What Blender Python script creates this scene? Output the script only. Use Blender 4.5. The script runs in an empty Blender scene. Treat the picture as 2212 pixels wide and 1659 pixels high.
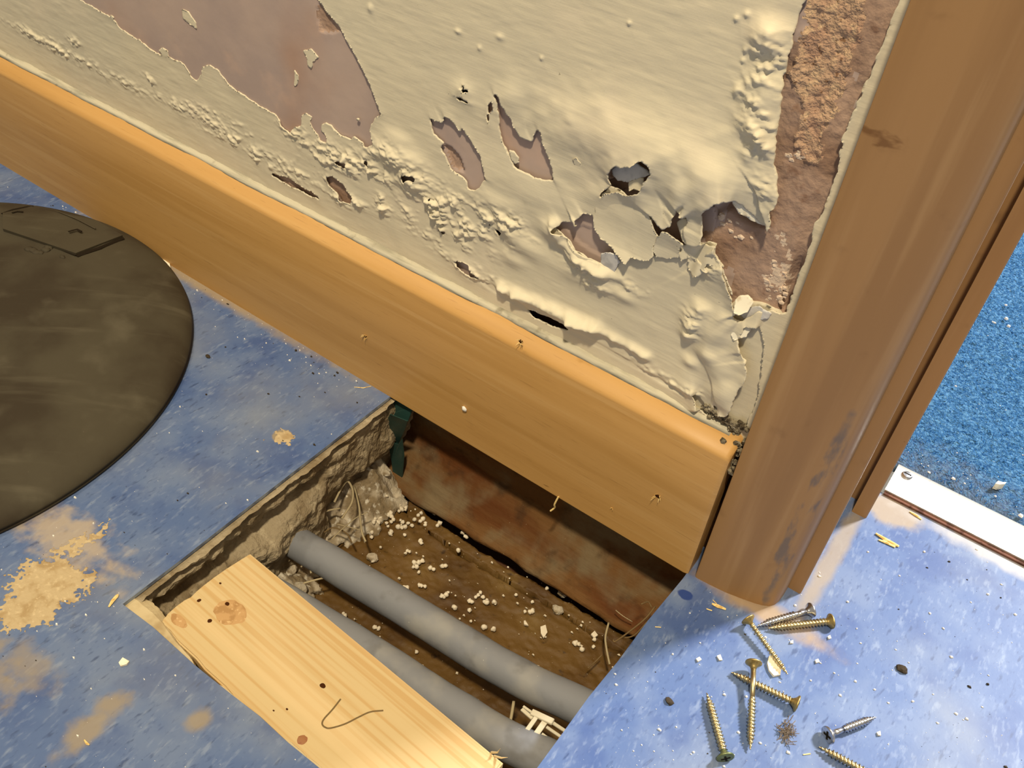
import bpy, bmesh, math, random
import numpy as np
from mathutils import Matrix, Vector
from mathutils.geometry import tessellate_polygon

# ------------------------------------------------------------------ camera, world, lights, exposure
SC = bpy.context.scene
COL = SC.collection
CAM_R = np.array([[0.8076, 0.5833, 0.0861], [-0.4466, 0.5097, 0.7354], [0.3851, -0.6324, 0.6721]])
_u, _s, _v = np.linalg.svd(CAM_R); CAM_R = _u @ _v
CAM_C = np.array([0.0687, -0.3373, 0.4290])
CAM_F = 1938.24                                    # focal length in pixels of the 2212 x 1659 frame
cam_data = bpy.data.cameras.new('camera')
cam_data.sensor_width = 36.0
cam_data.lens = CAM_F / 2212.0 * 36.0
cam_data.clip_start = 0.01
cam = bpy.data.objects.new('camera', cam_data)
COL.objects.link(cam)
m = np.eye(4); m[:3, :3] = CAM_R.T; m[:3, 3] = CAM_C
cam.matrix_world = Matrix(m.tolist())
SC.camera = cam

world = bpy.data.worlds.new('room_ambient'); SC.world = world
world.use_nodes = True
world.node_tree.nodes['Background'].inputs[0].default_value = (1.0, 0.90, 0.74, 1)
world.node_tree.nodes['Background'].inputs[1].default_value = 0.34

def area(name, loc, target, size, power, color):
    d = bpy.data.lights.new(name, 'AREA'); d.shape = 'DISK'; d.size = size
    d.energy = power; d.color = color
    o = bpy.data.objects.new(name, d); COL.objects.link(o)
    o.location = loc
    o.rotation_euler = (Vector(target) - Vector(loc)).to_track_quat('-Z', 'Y').to_euler()
    return o
area('ceiling_lamp_main', (0.25, -0.90, 2.20), (-0.15, -0.05, 0.0), 0.15, 50, (1.0, 0.85, 0.61))
area('ceiling_lamp_far', (-1.25, -0.22, 2.25), (-0.4, -0.1, 0.0), 0.20, 14, (1.0, 0.85, 0.62))
area('doorway_daylight', (0.80, 1.48, 1.58), (0.15, 0.05, 0.0), 0.28, 102, (0.94, 0.955, 1.0))
SC.view_settings.view_transform = 'Standard'
SC.view_settings.look = 'None'
SC.view_settings.gamma = 1.0
SC.view_settings.use_curve_mapping = False
SC.view_settings.exposure = 0.0

# ------------------------------------------------------------------ helpers
random.seed(7)
RNG = np.random.RandomState(11)
YW = 0.015                                          # wall face; skirting face is y = 0, floor is z = 0

def un(u, v, axis, val):
    d = CAM_R.T @ np.array([(u - 1106.0) / CAM_F, -(v - 829.5) / CAM_F, -1.0])
    return CAM_C + (val - CAM_C[axis]) / d[axis] * d
def fl(u, v, z=0.0): return un(u, v, 2, z)
def wl(u, v, y=YW): return un(u, v, 1, y)

def lin(c):
    return tuple([((x / 255.0) / 12.92 if x / 255.0 <= 0.04045 else (((x / 255.0) + 0.055) / 1.055) ** 2.4) for x in c]) + (1.0,)

def mat(name, base, rough=0.6, spec=0.3, metal=0.0, layers=(), bump=(), coat=0.0):
    M = bpy.data.materials.new(name); M.use_nodes = True
    nt = M.node_tree; N = nt.nodes; L = nt.links
    b = N['Principled BSDF']
    b.inputs['Roughness'].default_value = rough
    b.inputs['Specular IOR Level'].default_value = spec
    b.inputs['Metallic'].default_value = metal
    b.inputs['Coat Weight'].default_value = coat
    tc = N.new('ShaderNodeTexCoord')
    def noise(sc, det=3.0, rot=0.0, off=0.0, vor=False):
        mp = N.new('ShaderNodeMapping')
        sv = (sc, sc, sc) if not isinstance(sc, (tuple, list)) else sc
        mp.vector_type = 'POINT'
        rt = N.new('ShaderNodeVectorRotate'); rt.rotation_type = 'Z_AXIS'; rt.inputs['Angle'].default_value = rot
        L.new(tc.outputs['Object'], rt.inputs['Vector'])
        L.new(rt.outputs[0], mp.inputs['Vector'])
        mp.inputs['Scale'].default_value = sv
        mp.inputs['Location'].default_value = (off, off * 0.7, off * 1.3)
        if vor:
            n = N.new('ShaderNodeTexVoronoi'); n.inputs['Scale'].default_value = 1.0
            L.new(mp.outputs[0], n.inputs['Vector']); return n.outputs['Distance']
        n = N.new('ShaderNodeTexNoise'); n.inputs['Scale'].default_value = 1.0
        n.inputs['Detail'].default_value = det
        L.new(mp.outputs[0], n.inputs['Vector']); return n.outputs['Fac']
    def mr(sock, a, c, t0=0.0, t1=1.0):
        r = N.new('ShaderNodeMapRange'); r.inputs[1].default_value = a; r.inputs[2].default_value = c
        r.inputs[3].default_value = t0; r.inputs[4].default_value = t1
        r.interpolation_type = 'SMOOTHSTEP'
        L.new(sock, r.inputs[0]); return r.outputs[0]
    def math_(op, a, c):
        r = N.new('ShaderNodeMath'); r.operation = op
        for k, q in enumerate((a, c)):
            if isinstance(q, (int, float)): r.inputs[k].default_value = q
            else: L.new(q, r.inputs[k])
        return r.outputs[0]
    col = None
    rgb = N.new('ShaderNodeRGB'); rgb.outputs[0].default_value = lin(base); col = rgb.outputs[0]
    for i, y in enumerate(layers):
        f = None
        if 's' in y:
            f = mr(noise(y['s'], y.get('d', 3.0), y.get('rot', 0.0), 3.1 * i + y.get('off', 0.0), y.get('vor', False)), y['lo'], y['hi'])
        if 'blob' in y:                              # soft-edged patch with a ragged outline
            cx, cy, cz, rx, ry, rz = y['blob']
            mp = N.new('ShaderNodeMapping'); mp.vector_type = 'POINT'
            mp.inputs['Scale'].default_value = (1 / rx, 1 / ry, 1 / rz)
            mp.inputs['Location'].default_value = (-cx / rx, -cy / ry, -cz / rz)
            L.new(tc.outputs['Object'], mp.inputs['Vector'])
            vl = N.new('ShaderNodeVectorMath'); vl.operation = 'LENGTH'
            L.new(mp.outputs[0], vl.inputs[0])
            rag = math_('MULTIPLY', math_('SUBTRACT', noise(y.get('rs', 90.0), 4.0, 0, 5.0 + i), 0.5), y.get('rag', 1.6))
            g = mr(math_('ADD', vl.outputs['Value'], rag), 1.05, y.get('soft', 0.75))
            f = g if f is None else math_('MULTIPLY', f, g)
        f = math_('MULTIPLY', f, y.get('k', 1.0))
        mx = N.new('ShaderNodeMix'); mx.data_type = 'RGBA'
        L.new(f, mx.inputs[0]); L.new(col, mx.inputs[6]); mx.inputs[7].default_value = lin(y['c'])
        col = mx.outputs[2]
    L.new(col, b.inputs['Base Color'])
    nrm = None
    for i, (s, det, st, dist) in enumerate(bump):
        bn = N.new('ShaderNodeBump'); bn.inputs['Strength'].default_value = st; bn.inputs['Distance'].default_value = dist
        L.new(noise(s, det, 0, 7.7 * i + 1.3), bn.inputs['Height'])
        if nrm is not None: L.new(nrm, bn.inputs['Normal'])
        nrm = bn.outputs[0]
    if nrm is not None: L.new(nrm, b.inputs['Normal'])
    return M

def tag(o, label=None, cat=None, group=None, kind=None):
    if label: o['label'] = label
    if cat: o['category'] = cat
    if group: o['group'] = group
    if kind: o['kind'] = kind
    return o
def link(name, me, material=None, parent=None, smooth=False):
    o = bpy.data.objects.new(name, me); COL.objects.link(o)
    if material is not None:
        for mm in (material if isinstance(material, (list, tuple)) else [material]): me.materials.append(mm)
    if parent is not None: o.parent = parent
    if smooth and len(me.polygons): me.polygons.foreach_set('use_smooth', [True] * len(me.polygons))
    return o
def mesh(name, V, F):
    me = bpy.data.meshes.new(name); me.from_pydata([tuple(map(float, p)) for p in V], [], [tuple(map(int, f)) for f in F]); me.update(); return me
def big_mesh(name, V, quads, tris):
    """numpy-fast mesh from vertex array, quad index array and triangle index array"""
    me = bpy.data.meshes.new(name)
    nq, ntr = len(quads), len(tris)
    me.vertices.add(len(V)); me.vertices.foreach_set('co', np.asarray(V, np.float32).ravel())
    idx = np.concatenate([np.asarray(quads, np.int32).ravel(), np.asarray(tris, np.int32).ravel()]) if ntr else np.asarray(quads, np.int32).ravel()
    me.loops.add(len(idx)); me.loops.foreach_set('vertex_index', idx)
    me.polygons.add(nq + ntr)
    st = np.concatenate([np.arange(nq) * 4, nq * 4 + np.arange(ntr) * 3]).astype(np.int32)
    me.polygons.foreach_set('loop_start', st)
    me.polygons.foreach_set('use_smooth', np.ones(nq + ntr, bool))
    me.update(calc_edges=True); me.validate()
    return me
def empty(name, loc=(0, 0, 0), rz=0.0):
    o = bpy.data.objects.new(name, None); COL.objects.link(o); o.location = loc; o.rotation_euler = (0, 0, rz)
    o.empty_display_size = 0.01
    return o
def box_geo(x0, x1, y0, y1, z0, z1):
    V = [(x0, y0, z0), (x1, y0, z0), (x1, y1, z0), (x0, y1, z0), (x0, y0, z1), (x1, y0, z1), (x1, y1, z1), (x0, y1, z1)]
    F = [(0, 3, 2, 1), (4, 5, 6, 7), (0, 1, 5, 4), (1, 2, 6, 5), (2, 3, 7, 6), (3, 0, 4, 7)]
    return V, F
def bevel(me, w, seg=2):
    bm = bmesh.new(); bm.from_mesh(me)
    bmesh.ops.bevel(bm, geom=bm.edges[:], offset=w, segments=seg, affect='EDGES', profile=0.6)
    bm.to_mesh(me); bm.free()
def extrude_profile(prof, axis_pts):
    """closed 2D profile swept through frames axis_pts: list of functions (a,b)->xyz"""
    V = []; F = []; n = len(prof)
    for fr in axis_pts: V += [fr(a, b) for a, b in prof]
    for k in range(len(axis_pts) - 1):
        for i in range(n):
            j = (i + 1) % n
            F.append((k * n + i, k * n + j, (k + 1) * n + j, (k + 1) * n + i))
    F.append(tuple(range(n - 1, -1, -1))); F.append(tuple((len(axis_pts) - 1) * n + i for i in range(n)))
    return V, F
def tube_geo(P, r, n=6, flat=1.0):
    P = [np.array(p, float) for p in P]; V = []; F = []
    for i, p in enumerate(P):
        t = P[min(i + 1, len(P) - 1)] - P[max(i - 1, 0)]; t /= (np.linalg.norm(t) + 1e-12)
        up = np.array([0, 0, 1.0]) if abs(t[2]) < 0.9 else np.array([1.0, 0, 0])
        a = np.cross(t, up); a /= np.linalg.norm(a); b = np.cross(a, t)
        rr = r[i] if isinstance(r, (list, tuple, np.ndarray)) else r
        for k in range(n):
            q = 2 * math.pi * k / n
            V.append(p + rr * (math.cos(q) * a + flat * math.sin(q) * b))
    for i in range(len(P) - 1):
        for k in range(n):
            F.append((i * n + k, i * n + (k + 1) % n, (i + 1) * n + (k + 1) % n, (i + 1) * n + k))
    F.append(tuple(range(n - 1, -1, -1))); F.append(tuple((len(P) - 1) * n + k for k in range(n)))
    return V, F
def spline(P, n=8):
    P = [np.array(p, float) for p in P]; out = []
    Q = [2 * P[0] - P[1]] + P + [2 * P[-1] - P[-2]]
    for i in range(1, len(Q) - 2):
        for k in range(n):
            t = k / n
            a, b, c, d = Q[i - 1], Q[i], Q[i + 1], Q[i + 2]
            out.append(0.5 * (2 * b + (c - a) * t + (2 * a - 5 * b + 4 * c - d) * t * t + (3 * b - a - 3 * c + d) * t ** 3))
    out.append(P[-1]); return out

# lattice noise
_T = np.random.RandomState(5).rand(256, 256)
def vnoise(x, y, seed=0):
    x = np.asarray(x, float) + seed * 17.31; y = np.asarray(y, float) + seed * 9.77
    xi = np.floor(x).astype(int); yi = np.floor(y).astype(int); fx = x - xi; fy = y - yi
    fx = fx * fx * (3 - 2 * fx); fy = fy * fy * (3 - 2 * fy)
    g = lambda i, j: _T[i & 255, j & 255]
    return (g(xi, yi) * (1 - fx) + g(xi + 1, yi) * fx) * (1 - fy) + (g(xi, yi + 1) * (1 - fx) + g(xi + 1, yi + 1) * fx) * fy
def fbm(x, y, o=4, seed=0):
    s = 0; a = 0.5; t = 0
    for k in range(o):
        s = s + a * vnoise(x * 2 ** k, y * 2 ** k, seed + k); t += a; a *= 0.5
    return s / t
def sd_poly(X, Z, poly):
    """signed distance, negative inside"""
    d2 = np.full(X.shape, 1e9); ins = np.zeros(X.shape, bool); n = len(poly)
    for i in range(n):
        ax, az = poly[i]; bx, bz = poly[(i + 1) % n]
        ex, ez = bx - ax, bz - az
        t = np.clip(((X - ax) * ex + (Z - az) * ez) / (ex * ex + ez * ez + 1e-18), 0, 1)
        d2 = np.minimum(d2, (X - ax - t * ex) ** 2 + (Z - az - t * ez) ** 2)
        c = ((az > Z) != (bz > Z)) & (X < (bx - ax) * (Z - az) / (bz - az + 1e-18) + ax)
        ins ^= c
    d = np.sqrt(d2); return np.where(ins, -d, d)
def wpoly(px, y=YW): return [tuple(wl(u, v, y)[[0, 2]]) for u, v in px]
def grid_sheet(name, xs, zs, S, H, place, thick, res):
    """sheet on a grid kept where S > 0, vertices snapped to the outline, height H, rim wall of given thickness.
    place(a, b, h) -> xyz arrays"""
    X, Z = np.meshgrid(xs, zs, indexing='ij')
    gx = np.gradient(S, xs, axis=0); gz = np.gradient(S, zs, axis=1)
    g2 = gx * gx + gz * gz + 1e-6
    near = np.abs(S) < 0.75 * res
    mx = np.clip(-S * gx / g2, -0.7 * res, 0.7 * res) * near; mz = np.clip(-S * gz / g2, -0.7 * res, 0.7 * res) * near
    X = X + mx; Z = Z + mz
    keep = S > -0.55 * res
    nx, nz = S.shape
    ids = np.arange(nx * nz).reshape(nx, nz)
    a, b, c, d = ids[:-1, :-1].ravel(), ids[1:, :-1].ravel(), ids[1:, 1:].ravel(), ids[:-1, 1:].ravel()
    kf = keep.ravel(); K = np.stack([kf[a], kf[b], kf[c], kf[d]], 1); cnt = K.sum(1)
    Q = np.stack([a, b, c, d], 1)[cnt == 4]
    T3 = np.stack([a, b, c, d], 1)[cnt == 3]; M3 = K[cnt == 3]
    T = T3[M3].reshape(-1, 3) if len(T3) else np.zeros((0, 3), int)
    # drop faces entirely outside
    sm = S.ravel()
    if len(Q): Q = Q[sm[Q].mean(1) > 0]
    if len(T): T = T[sm[T].mean(1) > -0.1 * res]
    # boundary edges
    E = [np.stack([Q[:, i], Q[:, (i + 1) % 4]], 1) for i in range(4)] + [np.stack([T[:, i], T[:, (i + 1) % 3]], 1) for i in range(3)]
    E = np.concatenate(E); key = np.sort(E, 1); kk = key[:, 0].astype(np.int64) * (nx * nz) + key[:, 1]
    u, inv, ct = np.unique(kk, return_inverse=True, return_counts=True)
    be = E[ct[inv] == 1]
    P = place(X.ravel(), Z.ravel(), H.ravel()); PB = place(X.ravel(), Z.ravel(), H.ravel() - thick)
    used = np.unique(np.concatenate([Q.ravel(), T.ravel()])); rem = np.full(nx * nz, -1); rem[used] = np.arange(len(used))
    bv = np.unique(be.ravel()); remb = np.full(nx * nz, -1); remb[bv] = len(used) + np.arange(len(bv))
    V = np.concatenate([P[used], PB[bv]])
    rimq = np.stack([rem[be[:, 1]], rem[be[:, 0]], remb[be[:, 0]], remb[be[:, 1]]], 1)
    me = big_mesh(name, V, np.concatenate([rem[Q], rimq]), rem[T])
    return me, (rem, used)
def place_wall(x, z, h): return np.stack([x, YW - h, z], 1)

# ------------------------------------------------------------------ materials
PAINT_LAYERS = [dict(c=(208, 200, 176), s=10.0, d=3.0, lo=0.40, hi=0.70, k=0.5),
                dict(c=(228, 214, 186), s=22.0, d=3.0, lo=0.50, hi=0.75, k=0.5),
                dict(c=(140, 134, 106), s=45.0, d=6.0, lo=0.68, hi=0.82, k=0.35),
                dict(c=(70, 64, 52), s=420.0, d=2.0, lo=0.77, hi=0.80, k=0.5)]
M_PAINT = mat('cream_emulsion', (220, 209, 180), 0.55, 0.25, layers=PAINT_LAYERS,
              bump=[((40, 40, 600), 3, 0.11, 0.0010), (160, 4, 0.07, 0.001), (900, 2, 0.08, 0.0004)])
M_CAULK = mat('dirty_paint_line', (196, 188, 164), 0.7, 0.15, layers=[dict(c=(160, 154, 134), s=(30, 200, 300), d=5.0, lo=0.45, hi=0.7), dict(c=(120, 112, 92), s=90.0, d=5.0, lo=0.62, hi=0.78, k=0.7)], bump=[((60, 300, 600), 3, 0.3, 0.001)])
M_PAINT_BACK = mat('paint_flake_underside', (214, 211, 204), 0.75, 0.15, layers=[dict(c=(178, 176, 172), s=120.0, lo=0.45, hi=0.7)], bump=[(500, 3, 0.3, 0.0006)])
M_PLASTER = mat('pink_plaster', (190, 168, 154), 0.62, 0.25, layers=[
    dict(c=(178, 158, 148), s=16.0, lo=0.40, hi=0.65), dict(c=(208, 178, 158), s=40.0, lo=0.55, hi=0.78, k=0.6),
    dict(c=(178, 136, 108), s=9.0, lo=0.55, hi=0.72, k=0.55, off=4.0), dict(c=(110, 82, 66), s=500.0, lo=0.76, hi=0.80, k=0.6)],
    bump=[(240, 4, 0.12, 0.0008)])
M_PLASTER_WET = mat('bare_wet_plaster', (176, 148, 128), 0.75, 0.2, layers=[
    dict(c=(152, 122, 100), s=22.0, lo=0.42, hi=0.66), dict(c=(198, 168, 146), s=50.0, lo=0.52, hi=0.72, k=0.8),
    dict(c=(126, 94, 74), s=120.0, lo=0.60, hi=0.75, k=0.7)], bump=[(330, 5, 0.45, 0.0018)])
M_RENDER = mat('sandy_render', (196, 164, 134), 0.9, 0.1, layers=[
    dict(c=(186, 150, 124), s=60.0, lo=0.42, hi=0.62), dict(c=(212, 180, 144), s=220.0, lo=0.52, hi=0.66),
    dict(c=(120, 84, 56), s=330.0, lo=0.62, hi=0.72, k=0.8)], bump=[(600, 4, 0.8, 0.002)])
M_SALT = mat('crusty_salts', (222, 200, 176), 0.85, 0.1, bump=[(700, 3, 0.6, 0.001)])
M_DARKWALL = mat('dark_cavity', (92, 62, 44), 0.9, 0.05, bump=[(200, 4, 0.4, 0.002)])
M_BEECH = mat('varnished_beech', (196, 152, 90), 0.45, 0.30, layers=[
    dict(c=(178, 134, 72), s=(3, 60, 60), d=5.0, lo=0.42, hi=0.68, k=0.7), dict(c=(206, 166, 108), s=(6, 120, 200), d=4.0, lo=0.52, hi=0.72, k=0.5),
    dict(c=(140, 100, 52), s=(60, 700, 1400), d=2.0, lo=0.62, hi=0.74, k=0.3),
    dict(c=(96, 62, 30), s=(40, 300, 300), d=2.0, lo=0.77, hi=0.81, k=0.6)],
    bump=[((30, 500, 900), 3, 0.04, 0.0006)])
M_BEECH_V = mat('varnished_beech_upright', (162, 124, 80), 0.45, 0.30, layers=[
    dict(c=(146, 110, 70), s=(60, 60, 3), d=5.0, lo=0.42, hi=0.68, k=0.7), dict(c=(176, 140, 96), s=(120, 120, 6), d=4.0, lo=0.52, hi=0.72, k=0.5),
    dict(c=(120, 88, 54), s=60.0, d=6.0, lo=0.62, hi=0.78, k=0.4),
    dict(c=(104, 96, 92), s=(120, 120, 40), d=5.0, lo=0.46, hi=0.60, k=0.75, blob=(0.0425, 0.010, 0.075, 0.0050, 0.03, 0.080), rag=0.9, rs=60.0),
    dict(c=(104, 68, 34), s=(90, 90, 200), d=3.0, lo=0.44, hi=0.60, k=0.7, blob=(0.0085, 0.003, 0.283, 0.011, 0.03, 0.0035), rag=0.9, rs=160.0),
    dict(c=(90, 58, 34), s=(300, 300, 220), d=2.0, lo=0.79, hi=0.82, k=0.7)],
    bump=[((900, 500, 30), 3, 0.04, 0.0006)])
VS = (1.0, 1.0)
M_VINYL = mat('blue_marbled_vinyl', (78, 100, 143), 0.50, 0.30, layers=[
    dict(c=(98, 116, 150), s=26.0, d=5.0, lo=0.42, hi=0.66, k=0.9), dict(c=(61, 83, 132), s=30.0, d=4.0, lo=0.48, hi=0.68, k=0.85),
    dict(c=(46, 64, 104), s=(260, 80, 50), d=4.0, rot=0.10, lo=0.60, hi=0.72, k=0.75), dict(c=(136, 150, 172), s=(280, 84, 50), d=4.0, rot=-0.06, lo=0.58, hi=0.76, k=0.5, off=8.0), dict(c=(58, 78, 122), s=(500, 200, 50), d=3.0, lo=0.56, hi=0.72, k=0.5, off=3.0), dict(c=(118, 134, 164), s=(420, 160, 50), d=3.0, lo=0.56, hi=0.72, k=0.45, off=5.0),
    dict(c=(138, 142, 144), s=12.0, d=6.0, lo=0.46, hi=0.79, k=0.52), dict(c=(220, 226, 232), s=900.0, d=1.0, lo=0.78, hi=0.81, k=0.35),
    dict(c=(30, 40, 66), s=330.0, d=1.0, lo=0.80, hi=0.83, k=0.7, off=2.0),
    dict(c=(150, 134, 104), blob=(-0.255, -0.28, 0, 0.030, 0.018, 1), k=0.6, rag=2.2, soft=0.3),
    dict(c=(150, 134, 104), blob=tuple(fl(607, 942)) + (0.0062, 0.0062, 1), k=0.9, rag=1.0),
    dict(c=(150, 134, 104), blob=tuple(fl(430, 1555)) + (0.007, 0.008, 1), k=0.75, rag=1.0, soft=0.4),
    dict(c=(150, 134, 104), blob=tuple(fl(205, 1560)) + (0.010, 0.026, 1), k=0.75, rag=1.6, soft=0.3),
    dict(c=(150, 134, 104), blob=tuple(fl(70, 1440)) + (0.020, 0.012, 1), k=0.55, rag=1.8, soft=0.3),
    dict(c=(186, 166, 132), blob=tuple(fl(150, 1160)) + (0.050, 0.020, 1), k=0.65, rag=2.2, soft=0.2),
    dict(c=(158, 132, 94), blob=tuple(fl(1640, 1312)) + (0.052, 0.011, 1), k=0.85, rag=0.9, soft=0.3),
    dict(c=(150, 134, 108), blob=tuple(fl(1800, 1200)) + (0.0075, 0.075, 1), k=0.75, rag=0.6, soft=0.4),
    dict(c=(158, 140, 112), blob=tuple(fl(1925, 1105)) + (0.020, 0.015, 1), k=0.8, rag=0.8, soft=0.6),
    dict(c=(170, 166, 160), blob=(0.20, 0.137, 0, 0.15, 0.010, 1), k=0.85, rag=1.0, soft=0.3),
    dict(c=(160, 140, 104), blob=(-0.42, 0.000, 0, 0.19, 0.010, 1), k=0.8, rag=0.9, soft=0.2),
    dict(c=(34, 58, 118), blob=tuple(fl(1482, 1285)) + (0.0045, 0.0035, 1), k=0.95, rag=1.3)],
    bump=[(45, 3, 0.06, 0.002), (600, 2, 0.05, 0.0005)])
M_VINYL_EDGE = mat('vinyl_cut_edge', (150, 160, 172), 0.6, 0.2, layers=[dict(c=(100, 110, 130), s=90.0, lo=0.4, hi=0.6)])
M_SCREED = mat('grey_brown_screed', (162, 148, 122), 0.95, 0.05, layers=[
    dict(c=(130, 114, 88), s=40.0, lo=0.4, hi=0.65), dict(c=(186, 172, 144), s=130.0, lo=0.55, hi=0.72), dict(c=(90, 74, 54), s=260.0, lo=0.62, hi=0.75, k=0.7)],
    bump=[(420, 5, 0.8, 0.002)])
M_LIP = mat('pale_levelling_lip', (198, 180, 142), 0.9, 0.1, layers=[dict(c=(168, 146, 108), s=70.0, lo=0.45, hi=0.7)], bump=[(500, 3, 0.4, 0.001)])
M_BROWN = mat('damp_brown_board', (98, 72, 32), 0.6, 0.3, layers=[
    dict(c=(76, 52, 20), s=20.0, lo=0.42, hi=0.66), dict(c=(114, 90, 48), s=30.0, lo=0.52, hi=0.74, k=0.8), dict(c=(48, 34, 20), s=150.0, lo=0.62, hi=0.76, k=0.8),
    dict(c=(30, 26, 20), s=420.0, lo=0.72, hi=0.78, k=0.8)], bump=[(200, 5, 0.5, 0.0015)])
M_BEAM = mat('rotting_sole_plate', (108, 76, 42), 0.75, 0.15, layers=[
    dict(c=(90, 52, 22), s=(8, 60, 60), d=5.0, lo=0.42, hi=0.64), dict(c=(118, 104, 78), s=24.0, d=5.0, lo=0.48, hi=0.68, k=0.8), dict(c=(40, 30, 18), s=70.0, d=8.0, lo=0.52, hi=0.78, k=0.6),
    dict(c=(170, 156, 124), s=700.0, lo=0.74, hi=0.78, k=0.6)],
    bump=[((20, 300, 300), 4, 0.4, 0.002), (260, 5, 0.4, 0.0015)])
M_RUBBLE = mat('grey_mortar_dust', (186, 174, 152), 0.95, 0.05, layers=[
    dict(c=(132, 116, 90), s=60.0, lo=0.42, hi=0.62), dict(c=(204, 196, 178), s=200.0, lo=0.55, hi=0.70)], bump=[(500, 4, 0.7, 0.0015)])
M_PIPE = mat('grey_pipe_lagging', (124, 126, 130), 0.62, 0.25, layers=[
    dict(c=(150, 148, 142), s=40.0, lo=0.45, hi=0.7, k=0.7), dict(c=(102, 102, 102), s=70.0, lo=0.55, hi=0.75, k=0.6), dict(c=(200, 196, 186), s=500.0, lo=0.74, hi=0.79, k=0.6)],
    bump=[(300, 3, 0.12, 0.0008)])
M_PINE = mat('fresh_pine', (200, 176, 130), 0.6, 0.12, layers=[
    dict(c=(188, 152, 98), s=(3, 330, 30), d=1.5, lo=0.46, hi=0.60, k=0.7), dict(c=(212, 186, 140), s=(5, 70, 30), d=3.0, lo=0.5, hi=0.75, k=0.7),
    dict(c=(200, 150, 92), s=(10, 45, 20), d=4.0, lo=0.66, hi=0.84, k=0.5),
    dict(c=(120, 92, 40), s=(120, 330, 100), d=2.0, lo=0.77, hi=0.81, k=0.8)], bump=[((20, 500, 100), 3, 0.08, 0.0006)])
M_KNOT = mat('pine_knot', (188, 150, 102), 0.6, 0.12, layers=[dict(c=(168, 130, 84), s=160.0, lo=0.45, hi=0.6), dict(c=(206, 172, 124), s=420.0, lo=0.58, hi=0.68)])
M_KNOT_RED = mat('small_red_knot', (150, 102, 64), 0.5, 0.3, layers=[dict(c=(140, 82, 50), s=300.0, lo=0.45, hi=0.6)])
M_PITH = mat('dark_knot_hole', (66, 36, 16), 0.9, 0.05)
M_PENCIL = mat('pencil_line', (112, 92, 58), 0.6, 0.2)
M_RUBBER = mat('dusty_dark_rubber', (70, 64, 50), 0.75, 0.2, layers=[
    dict(c=(54, 46, 34), s=14.0, d=5.0, lo=0.42, hi=0.66), dict(c=(92, 86, 70), s=(90, 12, 30), d=5.0, rot=0.85, lo=0.54, hi=0.80, k=0.6),
    dict(c=(98, 92, 76), s=30.0, d=6.0, lo=0.56, hi=0.80, k=0.5), dict(c=(140, 132, 114), s=800.0, lo=0.77, hi=0.81, k=0.4)],
    bump=[((500, 40, 60), 3, 0.05, 0.0008), (700, 3, 0.10, 0.0006)])
M_RUBBER_DARK = mat('dark_rubber_groove', (34, 27, 18), 0.85, 0.1)
M_BRASS = mat('yellow_passivated_steel', (198, 182, 138), 0.36, 0.5, metal=1.0, layers=[dict(c=(170, 140, 96), s=300.0, lo=0.5, hi=0.7, k=0.6)])
M_BRASS_HEAD = mat('dull_screw_head', (176, 154, 100), 0.42, 0.5, metal=0.9, layers=[dict(c=(120, 98, 54), s=400.0, lo=0.5, hi=0.65, k=0.6)])
M_GREEN_HEAD = mat('greenish_screw_head', (116, 124, 84), 0.45, 0.5, metal=0.7, layers=[dict(c=(84, 96, 64), s=400.0, lo=0.5, hi=0.65, k=0.6)])
M_STEEL = mat('bright_zinc_steel', (206, 206, 210), 0.28, 0.5, metal=1.0, layers=[dict(c=(140, 138, 140), s=400.0, lo=0.5, hi=0.7, k=0.6)])
M_RECESS = mat('screw_drive_recess', (30, 26, 20), 0.8, 0.1)
M_ALU = mat('aluminium_threshold', (206, 204, 200), 0.34, 0.5, metal=0.55, layers=[dict(c=(150, 140, 134), s=(60, 900, 200), d=3.0, lo=0.66, hi=0.74, k=0.7)], bump=[((20, 900, 300), 2, 0.1, 0.0005)])
M_ALU_DIRT = mat('dirty_threshold_edge', (112, 78, 64), 0.8, 0.1, layers=[dict(c=(80, 54, 44), s=200.0, lo=0.45, hi=0.65)])
M_CARPET = mat('blue_cord_carpet', (56, 98, 138), 0.95, 0.05, layers=[
    dict(c=(88, 132, 168), s=420.0, d=3.0, lo=0.46, hi=0.62), dict(c=(26, 68, 112), s=360.0, d=3.0, lo=0.54, hi=0.68, k=0.9),
    dict(c=(150, 176, 200), s=900.0, d=1.0, lo=0.70, hi=0.76, k=0.7), dict(c=(96, 100, 108), blob=(0.10, 0.17, 0, 0.09, 0.05, 1), k=0.6, rag=1.6, soft=0.1)],
    bump=[(700, 4, 0.9, 0.003)])
M_TUFT = mat('blue_carpet_tufts', (72, 120, 160), 0.95, 0.05, layers=[dict(c=(20, 66, 120), s=500.0, lo=0.45, hi=0.55), dict(c=(120, 160, 198), s=700.0, lo=0.62, hi=0.70)])
M_FOAM = mat('polystyrene', (220, 208, 184), 0.7, 0.2, bump=[(1500, 2, 0.2, 0.0003)])
M_CHIP = mat('cream_paint_chip', (240, 232, 208), 0.6, 0.2, layers=[dict(c=(214, 198, 168), s=300.0, lo=0.5, hi=0.7)])
M_WHITE = mat('white_crumbs', (236, 232, 222), 0.7, 0.2)
M_FIBRE = mat('pale_plant_fibre', (164, 150, 118), 0.8, 0.1)
M_FIBRE2 = mat('dull_root_fibre', (112, 92, 62), 0.85, 0.1)
M_SAWDUST = mat('sawdust', (186, 166, 130), 0.95, 0.05, layers=[dict(c=(166, 142, 104), s=110.0, d=5.0, lo=0.45, hi=0.66), dict(c=(120, 88, 50), s=(260, 60, 60), rot=0.4, lo=0.70, hi=0.76, k=0.8), dict(c=(206, 186, 148), s=400.0, lo=0.55, hi=0.7, k=0.6)], bump=[(600, 4, 0.5, 0.001)])
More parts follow.
